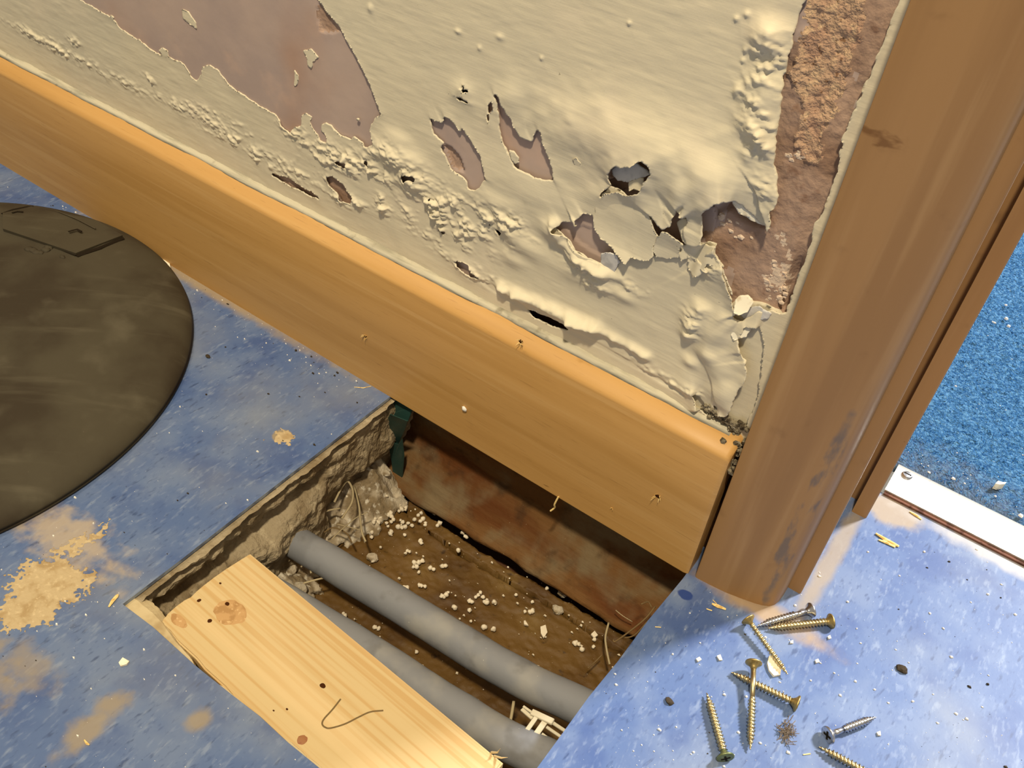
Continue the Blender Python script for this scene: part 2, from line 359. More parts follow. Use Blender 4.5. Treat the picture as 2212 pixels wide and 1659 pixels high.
M_SPLINTER = mat('wood_splinter', (234, 206, 138), 0.7, 0.2, layers=[dict(c=(204, 166, 96), s=300.0, lo=0.45, hi=0.6)])
M_FUZZ = mat('grey_brown_fluff', (124, 112, 100), 0.95, 0.05)
M_CLIP = mat('milky_nylon', (206, 198, 174), 0.45, 0.4)
M_GREEN = mat('dark_green_membrane', (38, 66, 60), 0.4, 0.4, bump=[(120, 3, 0.2, 0.002)])
M_GRIT = mat('dark_grit', (64, 56, 46), 0.9, 0.1)
M_DEBRISGREY = mat('grey_joint_dirt', (138, 128, 106), 0.95, 0.05, layers=[dict(c=(84, 74, 58), s=350.0, lo=0.45, hi=0.6), dict(c=(220, 214, 196), s=600.0, lo=0.66, hi=0.72)], bump=[(600, 3, 0.8, 0.002)])

# ------------------------------------------------------------------ wall outlines (pixels of the frame put on the wall plane)
H1 = [(100, -70), (175, 0), (203, 16), (240, 37), (260, 61), (281, 75), (303, 87), (321, 104), (342, 116), (366, 124), (397, 138), (407, 153), (411, 165), (425, 173), (435, 161), (439, 144), (452, 140), (468, 148), (484, 169), (496, 185), (529, 207), (570, 234), (594, 246), (606, 260), (610, 271), (627, 287), (636, 276), (651, 271), (652, 247), (661, 243), (673, 252), (670, 265), (678, 281), (687, 292), (692, 303), (704, 309), (707, 305), (703, 290), (695, 282), (695, 272), (704, 266), (714, 270), (723, 282), (736, 292), (745, 295), (757, 302), (765, 294), (774, 302), (783, 307), (788, 318), (804, 315), (808, 310), (803, 296), (799, 281), (804, 269), (813, 254), (826, 247), (822, 244), (810, 211), (789, 159), (765, 114), (736, 63), (708, 28), (687, 0), (640, -70)]
H2 = [(932, 261), (942, 264), (955, 265), (961, 254), (970, 256), (981, 268), (989, 283), (997, 292), (999, 283), (1013, 301), (1027, 322), (1036, 338), (1038, 353), (1046, 374), (1050, 387), (1040, 394), (1036, 403), (1027, 410), (1011, 405), (1010, 392), (995, 378), (975, 367), (970, 353), (961, 335), (954, 320), (960, 310), (950, 297), (938, 290), (933, 277)]
H3 = [(1068, 206), (1080, 212), (1082, 225), (1088, 234), (1099, 249), (1108, 270), (1119, 290), (1126, 299), (1140, 306), (1151, 308), (1157, 295), (1164, 284), (1170, 286), (1170, 299), (1167, 305), (1176, 317), (1184, 342), (1193, 367), (1195, 386), (1178, 384), (1155, 379), (1133, 368), (1112, 356), (1097, 329), (1088, 306), (1082, 286), (1080, 263), (1079, 240), (1077, 222)]
H4 = [(1323, 366), (1343, 349), (1377, 349), (1401, 335), (1417, 345), (1420, 368), (1408, 377), (1399, 399), (1388, 411), (1361, 415), (1340, 408), (1304, 420), (1310, 405), (1332, 393), (1323, 379)]
H5 = [(1407, 458), (1424, 472), (1440, 488), (1458, 478), (1469, 458), (1472, 443), (1478, 460), (1491, 458), (1492, 470), (1484, 485), (1490, 522), (1467, 530), (1440, 540), (1416, 552), (1408, 520), (1412, 479)]
H6 = [(1205, 491), (1216, 481), (1235, 482), (1250, 490), (1250, 474), (1262, 462), (1280, 466), (1289, 485), (1288, 498), (1306, 517), (1330, 530), (1345, 545), (1306, 548), (1300, 562), (1279, 550), (1252, 533), (1240, 515), (1228, 503)]
H7 = [(1775, -70), (1741, 0), (1723, 37), (1713, 81), (1713, 102), (1703, 118), (1694, 175), (1688, 228), (1684, 285), (1680, 350), (1686, 382), (1688, 407), (1690, 431), (1674, 452), (1670, 484), (1662, 494), (1650, 484), (1630, 462), (1608, 440), (1590, 428), (1575, 424), (1562, 427), (1544, 438), (1530, 454), (1527, 472), (1526, 492), (1529, 519), (1553, 526), (1552, 540), (1570, 569), (1571, 583), (1580, 612), (1589, 639), (1590, 653), (1596, 670), (1587, 676), (1600, 690), (1640, 672), (1668, 672), (1684, 679), (1697, 674), (1707, 650), (1719, 610), (1735, 570), (1755, 521), (1755, 492), (1776, 464), (1788, 431), (1796, 403), (1812, 366), (1816, 321), (1820, 293), (1839, 254), (1851, 223), (1867, 189), (1880, 163), (1886, 140), (1906, 101), (1922, 49), (1942, 0), (1975, -70)]
H9 = [(1600, 730), (1606, 755), (1617, 774), (1622, 804), (1612, 825), (1600, 838), (1586, 875), (1580, 884), (1570, 893), (1555, 892), (1532, 881), (1521, 872), (1503, 848), (1512, 880), (1540, 905), (1575, 925), (1610, 925), (1640, 850), (1645, 790), (1650, 740), (1640, 705), (1612, 700)]
H10 = [(1140, 670), (1158, 672), (1172, 679), (1186, 682), (1204, 691), (1218, 698), (1227, 712), (1212, 710), (1196, 703), (1184, 699), (1166, 690), (1152, 683)]
H11 = [(981, 563), (1000, 565), (1013, 571), (1021, 583), (1038, 600), (1024, 598), (1009, 592), (993, 579)]
H12 = [(590, 378), (604, 380), (618, 384), (638, 395), (659, 409), (675, 414), (688, 427), (667, 421), (655, 412), (630, 402), (610, 391)]
H13 = [(708, 382), (720, 384), (732, 391), (742, 400), (749, 411), (765, 427), (757, 437), (740, 431), (728, 413), (712, 399)]
H14 = [(873, 372), (892, 376), (906, 380), (903, 389), (890, 385), (880, 394), (874, 382)]
H15 = [(982, 205), (992, 210), (1003, 212), (1021, 224), (1008, 220), (994, 216)]
H16 = [(1002, 180), (1006, 192), (1014, 196), (1006, 198), (1004, 208), (1002, 198), (996, 191), (1002, 192)]
H17 = [(728, 350), (738, 346), (752, 352), (756, 360), (742, 362), (732, 357)]
H18 = [(1055, 225), (1065, 218), (1066, 236), (1059, 246), (1057, 268), (1053, 256)]
H19 = [(788, 345), (797, 350), (795, 362), (790, 358)]
H20 = [(948, 498), (960, 497), (966, 505), (954, 506)]
ISL = [[(393, 20), (407, 24), (415, 36), (423, 49), (425, 63), (411, 53), (395, 39)], [(655, 110), (664, 108), (671, 104), (680, 114), (688, 124), (675, 134), (673, 150), (665, 142), (663, 126)],
       [(637, 153), (645, 163), (643, 183), (635, 187)], [(769, 254), (776, 256), (777, 261), (771, 260)], [(342, 108), (352, 103), (362, 110), (364, 122), (350, 118)], [(240, 32), (246, 38), (243, 48), (238, 42)]]
# curl: (height mm, width mm, preferred side (dx, dz) or None)
HOLES = [(H1, 0.3, 2, None), (H2, 0.6, 5, (0.5, 1)), (H3, 0.8, 6, (0.8, 0.7)), (H4, 3.2, 9, None), (H5, 4.0, 10, (-0.3, 1)), (H6, 3.0, 6, (-0.6, -0.6)),
         (H7, 5.0, 12, (-0.55, 0.1)), (H9, 4.5, 10, (-1.0, 0.25)), (H10, 1.4, 5, (0, 1)), (H11, 1.2, 4, None), (H12, 0.6, 3, None), (H13, 0.6, 3, None), (H14, 1.6, 4, None), (H15, 1.0, 4, None), (H16, 0.6, 3, None), (H17, 0.5, 3, None), (H18, 0.8, 3, None), (H19, 0.5, 3, None), (H20, 0.5, 3, None)]

RES = 0.00065
xs = np.arange(-0.70, 0.006, RES); zs = np.arange(0.098, 0.365, RES)
X, Z = np.meshgrid(xs, zs, indexing='ij')
S = np.full(X.shape, 0.05); HGT = np.zeros(X.shape)
jag = (fbm(X / 0.0026, Z / 0.0026, 3, 3) - 0.5) * 0.0020
SWN = fbm(X / 0.010, Z / 0.008, 2, 31)
def sub(cx0, cx1, cz0, cz1):
    i0, i1 = np.searchsorted(xs, [cx0, cx1]); j0, j1 = np.searchsorted(zs, [cz0, cz1]); return slice(max(i0, 0), i1), slice(max(j0, 0), j1)
for px, amp, wid, side in HOLES:
    poly = wpoly(px); a = np.array(poly); mg = 0.035
    sl = sub(a[:, 0].min() - mg, a[:, 0].max() + mg, a[:, 1].min() - mg, a[:, 1].max() + mg)
    if X[sl].size == 0: continue
    d = sd_poly(X[sl], Z[sl], poly)
    w = np.exp(-np.maximum(d, 0) / (wid * 0.001))
    if side is not None:
        gx = np.gradient(d, RES, axis=0); gz = np.gradient(d, RES, axis=1); q = np.hypot(*side)
        w = w * np.clip((gx * side[0] + gz * side[1]) / q * 1.3 + 0.15, 0.05, 1)
    if px is H7:                                    # only the torn pocket curls, not the long strip edge
        w = w * np.clip((wl(1650, 400)[2] + 0.012 - Z[sl]) / 0.015, 0.08, 1) * np.clip(1.6 - np.maximum(X[sl] - wl(1690, 480)[0], 0) / 0.004, 0.03, 1)
    w = w * (0.55 + 0.9 * fbm(X[sl] / 0.012, Z[sl] / 0.012, 2, 21))
    HGT[sl] += amp * 0.001 * w
    S[sl] = np.minimum(S[sl], d - (0.0007 if px in (H2, H3, H6, H10, H12, H13) else 0.0) + jag[sl])
for px in ISL:
    poly = wpoly(px); a = np.array(poly); sl = sub(a[:, 0].min() - .01, a[:, 0].max() + .01, a[:, 1].min() - .01, a[:, 1].max() + .01)
    S[sl] = np.maximum(S[sl], -sd_poly(X[sl], Z[sl], poly) - jag[sl] * 0.6)
# broad swellings: (u, v, rx mm, rz mm, height mm)
SWELL = [(1400, 318, 52, 20, 4.0), (1330, 300, 30, 16, 2.0), (1560, 380, 26, 16, 3.5), (1150, 420, 30, 14, 1.8), (1080, 440, 24, 7, 1.6), (1110, 500, 12, 6, 2.6), (1130, 530, 16, 7, 2.4), (1240, 590, 20, 8, 1.6),
         (845, 335, 17, 9, 3.4), (895, 395, 14, 8, 2.8), (860, 300, 12, 6, 1.6), (880, 340, 14, 8, 2.4), (1105, 215, 8, 10, 1.6), (1215, 290, 16, 16, 1.4), (1000, 195, 9, 6, 1.2),
         (1110, 560, 10, 6, 1.8), (1190, 500, 8, 6, 2.0), (1300, 610, 12, 6, 2.0), (1350, 640, 9, 5, 1.8), (1500, 690, 7, 9, 3.4), (1520, 660, 6, 5, 2.6), (1490, 720, 5, 4, 3.0), (1545, 720, 10, 14, 3.0),
         (1560, 790, 14, 12, 3.2), (1530, 760, 8, 6, 2.0), (1495, 780, 6, 4, 2.2), (1560, 850, 12, 10, 3.0), (1270, 570, 8, 4, 2.4), (1320, 590, 10, 4, 2.6),
         (1655, 85, 9, 7, 3.0), (1665, 62, 8, 5, 2.6), (1645, 165, 8, 8, 2.0), (1640, 230, 11, 13, 2.4), (1643, 280, 11, 9, 3.6), (1660, 312, 8, 5, 3.4), (1625, 330, 7, 4, 2.0), (1665, 350, 9, 6, 2.0), (1665, 205, 7, 10, 2.4),
         (770, 258, 1, 1, 0), (1360, 50, 1.2, 1.2, 0.9), (990, 68, 2.5, 1.5, 0.9), (1080, 80, 3, 2, 0.8), (1036, 104, 1.5, 1.5, 0.8), (1170, 126, 1.2, 1.2, 0.8), (800, 18, 2.5, 3, 1.0), (1615, 30, 1.5, 1.5, 1), (1592, 40, 1.3, 1.3, 1), (1612, 108, 1.3, 1.3, 1), (1606, 130, 1.2, 1.2, 1), (1592, 195, 2, 2.5, 1.2), (1598, 190, 2, 2, 1.0)]
for u, v, rx, rz, h in SWELL:
    c = wl(u, v); sl = sub(c[0] - rx * .0025, c[0] + rx * .0025, c[2] - rz * .0025, c[2] + rz * .0025)
    q = ((X[sl] - c[0]) / (rx * .001)) ** 2 + ((Z[sl] - c[2]) / (rz * .001)) ** 2
    HGT[sl] += h * .001 * np.exp(-q * (0.75 + 0.5 * SWN[sl]) * 1.6)
# puffed ridge above the skirting
def ridge(pts, wid, h, seed, fine=0.006):
    global HGT
    P = [wl(u, v)[[0, 2]] for u, v in pts]; d2 = np.full(X.shape, 1e9)
    for (ax, az), (bx, bz) in zip(P[:-1], P[1:]):
        ex, ez = bx - ax, bz - az; t = np.clip(((X - ax) * ex + (Z - az) * ez) / (ex * ex + ez * ez), 0, 1)
        d2 = np.minimum(d2, (X - ax - t * ex) ** 2 + (Z - az - t * ez) ** 2)
    HGT += h * .001 * np.exp(-d2 / (wid * .001) ** 2) * (0.4 + 1.2 * fbm(X / fine, Z / fine, 3, seed))
ridge([(1085, 620), (1130, 640), (1180, 660), (1240, 688), (1290, 704)], 3.4, 4.2, 41)
ridge([(1240, 690), (1300, 712), (1350, 742), (1400, 770)], 2.4, 2.6, 42)
ridge([(1200, 480), (1215, 520), (1260, 555), (1310, 588)], 2.8, 3.0, 43)
ridge([(1040, 605), (1080, 632), (1140, 668)], 1.6, -1.6, 44)
ridge([(1225, 712), (1300, 750), (1400, 806), (1480, 850)], 1.2, -1.2, 45)
# crumbling, salt-blown areas: fine lumpy relief
CRUMB = [(90, 85, 40, 5, 1.6), (130, 108, 26, 5, 2.2), (190, 140, 26, 5, 2.0), (265, 178, 30, 5, 1.2), (160, 90, 8, 4, 1.6), (330, 175, 10, 4, 1.8), (395, 235, 30, 5, 1.4), (480, 260, 36, 4, 1.8), (440, 255, 30, 5, 1.6), (520, 310, 36, 5, 2.2), (580, 350, 30, 5, 2.2), (640, 290, 20, 7, 1.4), (670, 315, 16, 9, 2.4),
         (700, 335, 20, 9, 2.6), (750, 350, 24, 8, 2.6), (690, 385, 18, 6, 2.0), (650, 370, 26, 5, 1.8), (800, 365, 22, 8, 2.4), (845, 340, 20, 9, 2.0), (890, 380, 16, 9, 2.6), (830, 440, 7, 7, 4.2), (772, 436, 8, 4, 2.6), (735, 430, 14, 4, 1.8), (905, 460, 20, 10, 2.6), (950, 460, 24, 15, 3.6), (1000, 465, 22, 12, 3.4), (980, 500, 24, 10, 3.0),
         (1050, 480, 20, 10, 2.8), (1100, 480, 16, 7, 2.6), (920, 500, 16, 6, 2.2), (985, 555, 18, 5, 2.2), (1030, 590, 20, 5, 2.0), (1270, 575, 14, 6, 2.6), (1290, 610, 10, 5, 1.8), (1370, 620, 8, 4, 1.6), (1500, 690, 6, 10, 2.0), (1655, 150, 9, 16, 2.4), (1645, 225, 10, 14, 2.4), (1655, 290, 9, 10, 2.4), (1670, 90, 8, 8, 2.2), (1660, 400, 8, 10, 1.4), (1420, 805, 20, 3, 1.4), (1500, 845, 16, 3, 1.6), (1530, 560, 10, 8, 1.6)]
lump = np.abs(fbm(X / 0.0050, Z / 0.0034, 3, 51) - 0.5) * 2.0
lump = 1.0 - lump                                    # ridged
fine = fbm(X / 0.0042, Z / 0.0022, 4, 61)
_t = fine * 8; fine = 0.55 * fine + 0.45 * (np.floor(_t) + np.clip((_t - np.floor(_t)) / 0.4, 0, 1)) / 8
CM = np.zeros(X.shape)
for u, v, rx, rz, h in CRUMB:
    c = wl(u, v); sl = sub(c[0] - rx * .003, c[0] + rx * .003, c[2] - rz * .003, c[2] + rz * .003)
    q = ((X[sl] - c[0]) / (rx * .001)) ** 2 + ((Z[sl] - c[2]) / (rz * .001)) ** 2
    CM[sl] = np.maximum(CM[sl], h * np.exp(-q * 1.3))
thr = np.clip((fbm(X / 0.011, Z / 0.007, 3, 71) - 0.30) / 0.25, 0, 1)
HGT += CM * .001 * thr * (1.5 * np.clip(fine - 0.38, 0, 1) * 2.2 + 0.35 * (lump - 0.6))
HGT += 0.0006 * (fbm(X / 0.05, Z / 0.03, 3, 81) - 0.5) + 0.0003 * (fbm(X / 0.012, Z / 0.004, 2, 82) - 0.5)
HGT = np.maximum(HGT, -0.0002)
cut = np.minimum(S, 0.05)
# tiny blown-out pits in the crumbling areas
pit = (fbm(X / 0.0035, Z / 0.0028, 2, 91) > 0.90) & (CM > 1.6)
S = np.where(pit, np.minimum(S, -0.0006), S)

wall = tag(empty('wall_back', (-0.35, 0.06, 0.0)), 'cream painted wall with blistered, peeling paint above the wooden skirting', 'wall', kind='structure')
WLOC = np.array([-0.35, 0.06, 0.0])
def wchild(name, me, material, smooth=False):
    o = link(name, me, material, None, smooth); o.parent = wall; o.matrix_parent_inverse = wall.matrix_basis.inverted(); return o
wall.matrix_basis = Matrix.Translation(WLOC.tolist())
me, _ = grid_sheet('paint_film', xs, zs, S, HGT, place_wall, 0.0008, RES)
wchild('paint_film', me, M_PAINT)['label'] = 'cream paint film, blistered and torn open'
# plain paint continuing beyond the photographed area
V, F = [], []
for x0, x1, z0, z1 in ((-1.6, -0.699, 0.098, 1.6), (-0.70, 0.005, 0.364, 1.6)):
    v, f = box_geo(x0, x1, YW, YW + 0.004, z0, z1); F += [tuple(i + len(V) for i in q) for q in f]; V += v
wchild('paint_surface', mesh('paint_surface', V, F), M_PAINT)
# masonry core
V, F = box_geo(-1.6, 0.045, YW + 0.010, 0.125, 0.0, 1.6)
wchild('wall_core', mesh('wall_core', V, F), M_DARKWALL)

# plaster behind the film, only where the film is open (plus a margin)
PR = 0.0011
px_ = np.arange(-0.70, 0.006, PR); pz_ = np.arange(0.098, 0.365, PR)
PX, PZ = np.meshgrid(px_, pz_, indexing='ij')
def near_field(polys, mg):
    s = np.full(PX.shape, 1.0)
    for px in polys: s = np.minimum(s, sd_poly(PX, PZ, wpoly(px)))
    return s
# smooth pink plaster: left holes
left = [H1, H2, H3, H4, H5, H6, H11, H12, H13, H14, H17, H19, H20, H18]
sp = near_field(left, 0)
hp = -0.0013 + 0.0004 * (fbm(PX / 0.02, PZ / 0.02, 3, 101) - 0.5) - 0.0006
fx0, fx1 = wl(690, 150)[0], wl(790, 200)[0]
flush = np.clip((fx1 - PX) / (fx1 - fx0), 0, 1) * (sd_poly(PX, PZ, wpoly(H1)) < 0.012)
hp = hp + flush * 0.0016
tri = sd_poly(PX, PZ, wpoly([(690, -10), (740, 66), (716, 71), (690, 68), (683, 30)]))
hp = np.where(tri < 0, hp - 0.0006 - 0.0006 * fbm(PX / .003, PZ / .003, 2, 7), hp)
for px, dep in (([(953, 315), (967, 318), (990, 345), (998, 372), (975, 368), (962, 340)], 0.0016), ([(1208, 482), (1290, 500), (1300, 560), (1250, 530)], 0.0006)):
    hp = np.where(sd_poly(PX, PZ, wpoly(px)) < 0, hp - dep, hp)
for px in (H5, H4): hp = np.where(sd_poly(PX, PZ, wpoly(px)) < 0.002, hp - 0.004, hp)
me, _ = grid_sheet('plaster', px_, pz_, 0.012 - sp, hp, place_wall, 0.006, PR)
pl = wchild('plaster_skim', me, [M_PLASTER, M_PLASTER_WET])
pl['label'] = 'smooth pinkish plaster bared by the lost paint'
cen = np.zeros(len(me.polygons) * 3); me.polygons.foreach_get('center', cen); cen = cen.reshape(-1, 3)
wet = (sd_poly(cen[:, 0], cen[:, 2], wpoly([(953, 315), (967, 318), (990, 345), (998, 372), (975, 368), (962, 340)])) < 0) | (sd_poly(cen[:, 0], cen[:, 2], wpoly([(690, -10), (740, 66), (716, 71), (690, 68), (683, 30)])) < 0)
for px in (H4, H5, H12, H13): wet |= sd_poly(cen[:, 0], cen[:, 2], wpoly(px)) < 0.003
me.polygons.foreach_set('material_index', wet.astype(np.int32))
# right pocket and strip: deeper, rough, partly sandy render
sr = near_field([H7], 0)
REND = [(1752, -60), (1742, 15), (1730, 60), (1722, 95), (1712, 130), (1703, 168), (1716, 200), (1728, 225), (1726, 250), (1716, 290), (1712, 320), (1722, 340), (1745, 355), (1768, 362), (1775, 335), (1778, 305), (1790, 270), (1806, 235), (1818, 200), (1822, 160), (1842, 130), (1856, 90), (1860, 40), (1868, 0), (1880, -60)]
srend = sd_poly(PX, PZ, wpoly(REND)) + (fbm(PX / .004, PZ / .004, 3, 5) - 0.5) * 0.006
hr = -0.0024 + 0.0030 * (fbm(PX / 0.014, PZ / 0.014, 4, 111) - 0.5) + 0.0007 * (fbm(PX / 0.003, PZ / 0.003, 3, 112) - .5)
hr = np.where(srend < 0, -0.0014 - 0.0014 * np.clip(-srend / 0.004, 0, 1) + 0.0026 * (fbm(PX / 0.0024, PZ / 0.0020, 3, 113) - 0.5), hr)
grv = [wl(u, v)[[0, 2]] for u, v in ((1790, 395), (1770, 440), (1745, 500), (1725, 560), (1708, 610), (1695, 660), (1690, 676))]
gd = np.full(PX.shape, 1.0)
for (ax, az), (bx, bz) in zip(grv[:-1], grv[1:]):
    ex, ez = bx - ax, bz - az; t = np.clip(((PX - ax) * ex + (PZ - az) * ez) / (ex * ex + ez * ez), 0, 1)
    gd = np.minimum(gd, np.hypot(PX - ax - t * ex, PZ - az - t * ez))
low = np.clip((wl(1700, 600)[2] + 0.02 - PZ) / 0.02, 0.25, 1)
hr -= 0.0065 * np.exp(-(gd / 0.0028) ** 2) * low
cav = sd_poly(PX, PZ, wpoly([(1545, 440), (1575, 428), (1600, 450), (1640, 485), (1655, 500), (1620, 495), (1590, 478), (1575, 460), (1555, 465), (1540, 480), (1530, 470)]))
hr -= 0.0045 * np.clip(-cav / 0.003, 0, 1)
me, _ = grid_sheet('bare_plaster', px_, pz_, 0.010 - sr, hr, place_wall, 0.004, PR)
bp = wchild('bare_plaster', me, [M_PLASTER_WET, M_RENDER, M_PLASTER, M_SALT]); bp['label'] = 'rough brown plaster and sandy render bared beside the door frame'
me.polygons.foreach_get('center', (cen := np.zeros(len(me.polygons) * 3))); cen = cen.reshape(-1, 3)
cn = fbm(cen[:, 0] / .004, cen[:, 2] / .004, 3, 5)
mi = np.zeros(len(cen), np.int32)
mi[(fbm(cen[:, 0] / .02, cen[:, 2] / .03, 3, 15) > 0.56)] = 2
mi[(sd_poly(cen[:, 0], cen[:, 2], wpoly(REND)) + (cn - 0.5) * .006) < 0] = 1
SALT = [[(1672, 510), (1688, 507), (1692, 530), (1700, 545), (1704, 570), (1692, 600), (1680, 585), (1662, 590), (1660, 575), (1685, 568), (1690, 550), (1676, 530)],
        [(1645, 600), (1660, 575), (1690, 590), (1700, 600), (1690, 640), (1680, 660), (1668, 640), (1650, 620)]]
for px, th in zip(SALT, (0.42, 0.50)):
    mi[(sd_poly(cen[:, 0], cen[:, 2], wpoly(px)) < 0.0005) & (fbm(cen[:, 0] / .003, cen[:, 2] / .003, 3, 25) > th)] = 3
me.polygons.foreach_set('material_index', mi)
# salt crust lumps
rs = np.random.RandomState(3)
def lump_geo(c, r, rs, n=2, sq=(1, 1, 1)):
    bm = bmesh.new(); bmesh.ops.create_icosphere(bm, subdivisions=n, radius=1.0)
    V = []
    off = rs.rand(3) * 50
    for v in bm.verts:
        k = 0.55 + 0.55 * float(vnoise(np.array([v.co.x * 1.4 + off[0] + v.co.z]), np.array([v.co.y * 1.4 + off[1]]), 2)[0]) + 0.45 * float(vnoise(np.array([v.co.x * 3.4 + off[1] - v.co.z]), np.array([v.co.y * 3.4 + off[2] + v.co.z * 1.7]), 3)[0])
        V.append(np.array(c) + np.array([v.co.x * sq[0], v.co.y * sq[1], v.co.z * sq[2]]) * r * k)
    F = [[q.index for q in f.verts] for f in bm.faces]; bm.free(); return V, F
V, F = [], []
for k in range(160):
    if k < 60: u, v = 1655 + rs.rand() * 42, 590 + rs.rand() * 65
    elif k < 80: u, v = 1670 + rs.rand() * 30, 510 + rs.rand() * 80
    elif k < 100:
        t = rs.rand(); u, v = 1548 + t * 65 + rs.randn() * 8, 465 + t * 40 + rs.randn() * 9
    else: t = rs.rand(); u, v = 1700 + 40 * t, 340 - 5 * t + rs.randn() * 5
    c = wl(u, v, YW + 0.0032)
    a, b = lump_geo(c, 0.0004 + 0.0010 * rs.rand() ** 2, rs, 1, (1.5, 0.8, 1.0)); F += [tuple(i + len(V) for i in q) for q in b]; V += a
o = wchild('salt_crust', mesh('salt_crust', V, F), M_SALT); o['kind'] = 'stuff'
# older paint coat seen behind the lifted bottom corner, and the strip against the door frame
sr = sd_poly(PX, PZ, wpoly(H9))
hc = -0.0012 + 0.0008 * (fbm(PX / 0.012, PZ / 0.012, 3, 121) - 0.5)
crk = [wl(u, v)[[0, 2]] for u, v in ((1690, 715), (1672, 740), (1660, 770), (1648, 800))]
for (ax, az), (bx, bz) in zip(crk[:-1], crk[1:]):
    ex, ez = bx - ax, bz - az; t = np.clip(((PX - ax) * ex + (PZ - az) * ez) / (ex * ex + ez * ez), 0, 1)
    hc -= 0.0012 * np.exp(-(np.hypot(PX - ax - t * ex, PZ - az - t * ez) / 0.0006) ** 2)
me, _ = grid_sheet('older_paint_coat', px_, pz_, 0.012 - sr, hc, place_wall, 0.003, PR)
wchild('older_paint_coat', me, M_PAINT)
# loose flakes standing off the wall: outline, height function (fractions along an axis) in mm
def flake(px, hfun, material=M_PAINT, res=0.0006, thick=0.0006, jg=0.0010, seed=0, label=None):
    poly = wpoly(px); a = np.array(poly)
    fx = np.arange(a[:, 0].min() - .003, a[:, 0].max() + .003, res); fz = np.arange(a[:, 1].min() - .003, a[:, 1].max() + .003, res)
    A, B = np.meshgrid(fx, fz, indexing='ij')
    s = -sd_poly(A, B, poly) + (fbm(A / .002, B / .002, 2, 200 + seed) - .5) * jg
    ca = a.mean(0); ext = (a.max(0) - a.min(0)) / 2 + 1e-6
    p = (A - ca[0]) / ext[0]; q = (B - ca[1]) / ext[1]
    h = hfun(p, q) * .001 + 0.0006 * (fbm(A / .008, B / .008, 2, 210 + seed) - .5)
    me, _ = grid_sheet('paint_flake', fx, fz, s, h, place_wall, thick, res)
    o = wchild('paint_flake', me, material)
    if label: o['label'] = label
    return o
flake([(1304, 417), (1322, 399), (1345, 408), (1377, 438), (1406, 456), (1415, 479), (1422, 499), (1428, 506), (1416, 528), (1418, 549), (1408, 558), (1390, 556), (1368, 551), (1361, 563), (1350, 552), (1340, 544), (1325, 526), (1306, 515), (1288, 494), (1284, 472), (1290, 445)],
      lambda p, q: 1.6 + 2.6 * np.clip(-q, -.3, 1) ** 2 + 1.6 * np.clip(p, 0, 1) + 2.2 * np.clip(-q - .55, 0, 1) * 2, label='large curled paint flake shaped like a petal', seed=1)
flake([(1440, 492), (1452, 496), (1467, 510), (1485, 521), (1476, 530), (1470, 552), (1445, 556), (1422, 552), (1416, 535), (1424, 510)], lambda p, q: 2.0 + 2.2 * np.clip(q + .3, 0, 2) + 0.8 * p * p, seed=2)
flake([(1463, 478), (1475, 470), (1488, 472), (1497, 503), (1490, 522), (1480, 512), (1472, 498)], lambda p, q: 2.4 + 1.4 * p - 1.0 * q, seed=3)
flake([(1484, 523), (1505, 520), (1528, 524), (1553, 527), (1552, 541), (1571, 569), (1555, 568), (1537, 562), (1530, 569), (1539, 580), (1514, 573), (1499, 551), (1478, 560), (1470, 545)], lambda p, q: 3.2 + 1.8 * p - 0.8 * q + 0.8 * np.sin(5 * p), seed=4)
flake([(1490, 548), (1500, 540), (1512, 556), (1530, 570), (1524, 585), (1505, 592), (1490, 580)], lambda p, q: 2.8 + 1.5 * np.sin(3 * p) - 0.6 * q, seed=9)
flake([(1540, 574), (1552, 572), (1566, 577), (1578, 610), (1588, 638), (1573, 622), (1556, 606), (1541, 600)], lambda p, q: 1.6 + 1.5 * p + 1.2 * q, M_CHIP, seed=5)
flake([(1594, 641), (1600, 636), (1616, 635), (1631, 649), (1622, 666), (1606, 669), (1597, 664)], lambda p, q: 1.5 - 2.6 * np.clip(q, -1, 1) + 2.0, M_CHIP, seed=6, label='pale cream curled flake')
flake([(1588, 705), (1594, 696), (1606, 694), (1625, 705), (1618, 723), (1603, 725), (1590, 728), (1586, 716)], lambda p, q: 2.6 - 1.4 * q, M_CHIP, seed=7)
flake([(1596, 680), (1615, 668), (1640, 660), (1668, 676), (1660, 688), (1630, 690), (1606, 690)], lambda p, q: 0.2 + 0.8 * np.sin(3 * p), M_PAINT_BACK, seed=8)
flake([(1323, 366), (1343, 349), (1371, 349), (1396, 366), (1408, 376), (1376, 384), (1358, 391), (1336, 389), (1324, 378)], lambda p, q: 0.6 + 0.5 * np.clip(-q, -1, 1) + 0.6 * p, M_PAINT_BACK, seed=10, label='grey underside of a folded paint flake')
flake([(1360, 391), (1376, 384), (1390, 383), (1392, 400), (1387, 412), (1372, 406), (1362, 412)], lambda p, q: 1.2 - 0.8 * q, M_PAINT, seed=11)
flake([(1380, 352), (1400, 336), (1414, 342), (1419, 366), (1410, 374), (1398, 362)], lambda p, q: -1.0 + 1.6 * q, M_PAINT_BACK, seed=12)
flake([(1584, 427), (1600, 432), (1622, 452), (1642, 474), (1655, 488), (1640, 482), (1618, 470), (1600, 458), (1590, 444)], lambda p, q: 1.2 - 2.6 * np.clip(p, -1, 1) * 0.4, M_CHIP, seed=13)
flake([(1101, 324), (1110, 325), (1121, 338), (1121, 351), (1113, 355), (1103, 341)], lambda p, q: 0.4 + 0 * p, M_PAINT, seed=14)
flake([(1240, 342), (1250, 340), (1258, 350), (1262, 364), (1278, 374), (1292, 388), (1268, 392), (1248, 380)], lambda p, q: 0.8 + 1.2 * np.clip(q, -1, 1), M_PAINT, seed=15)
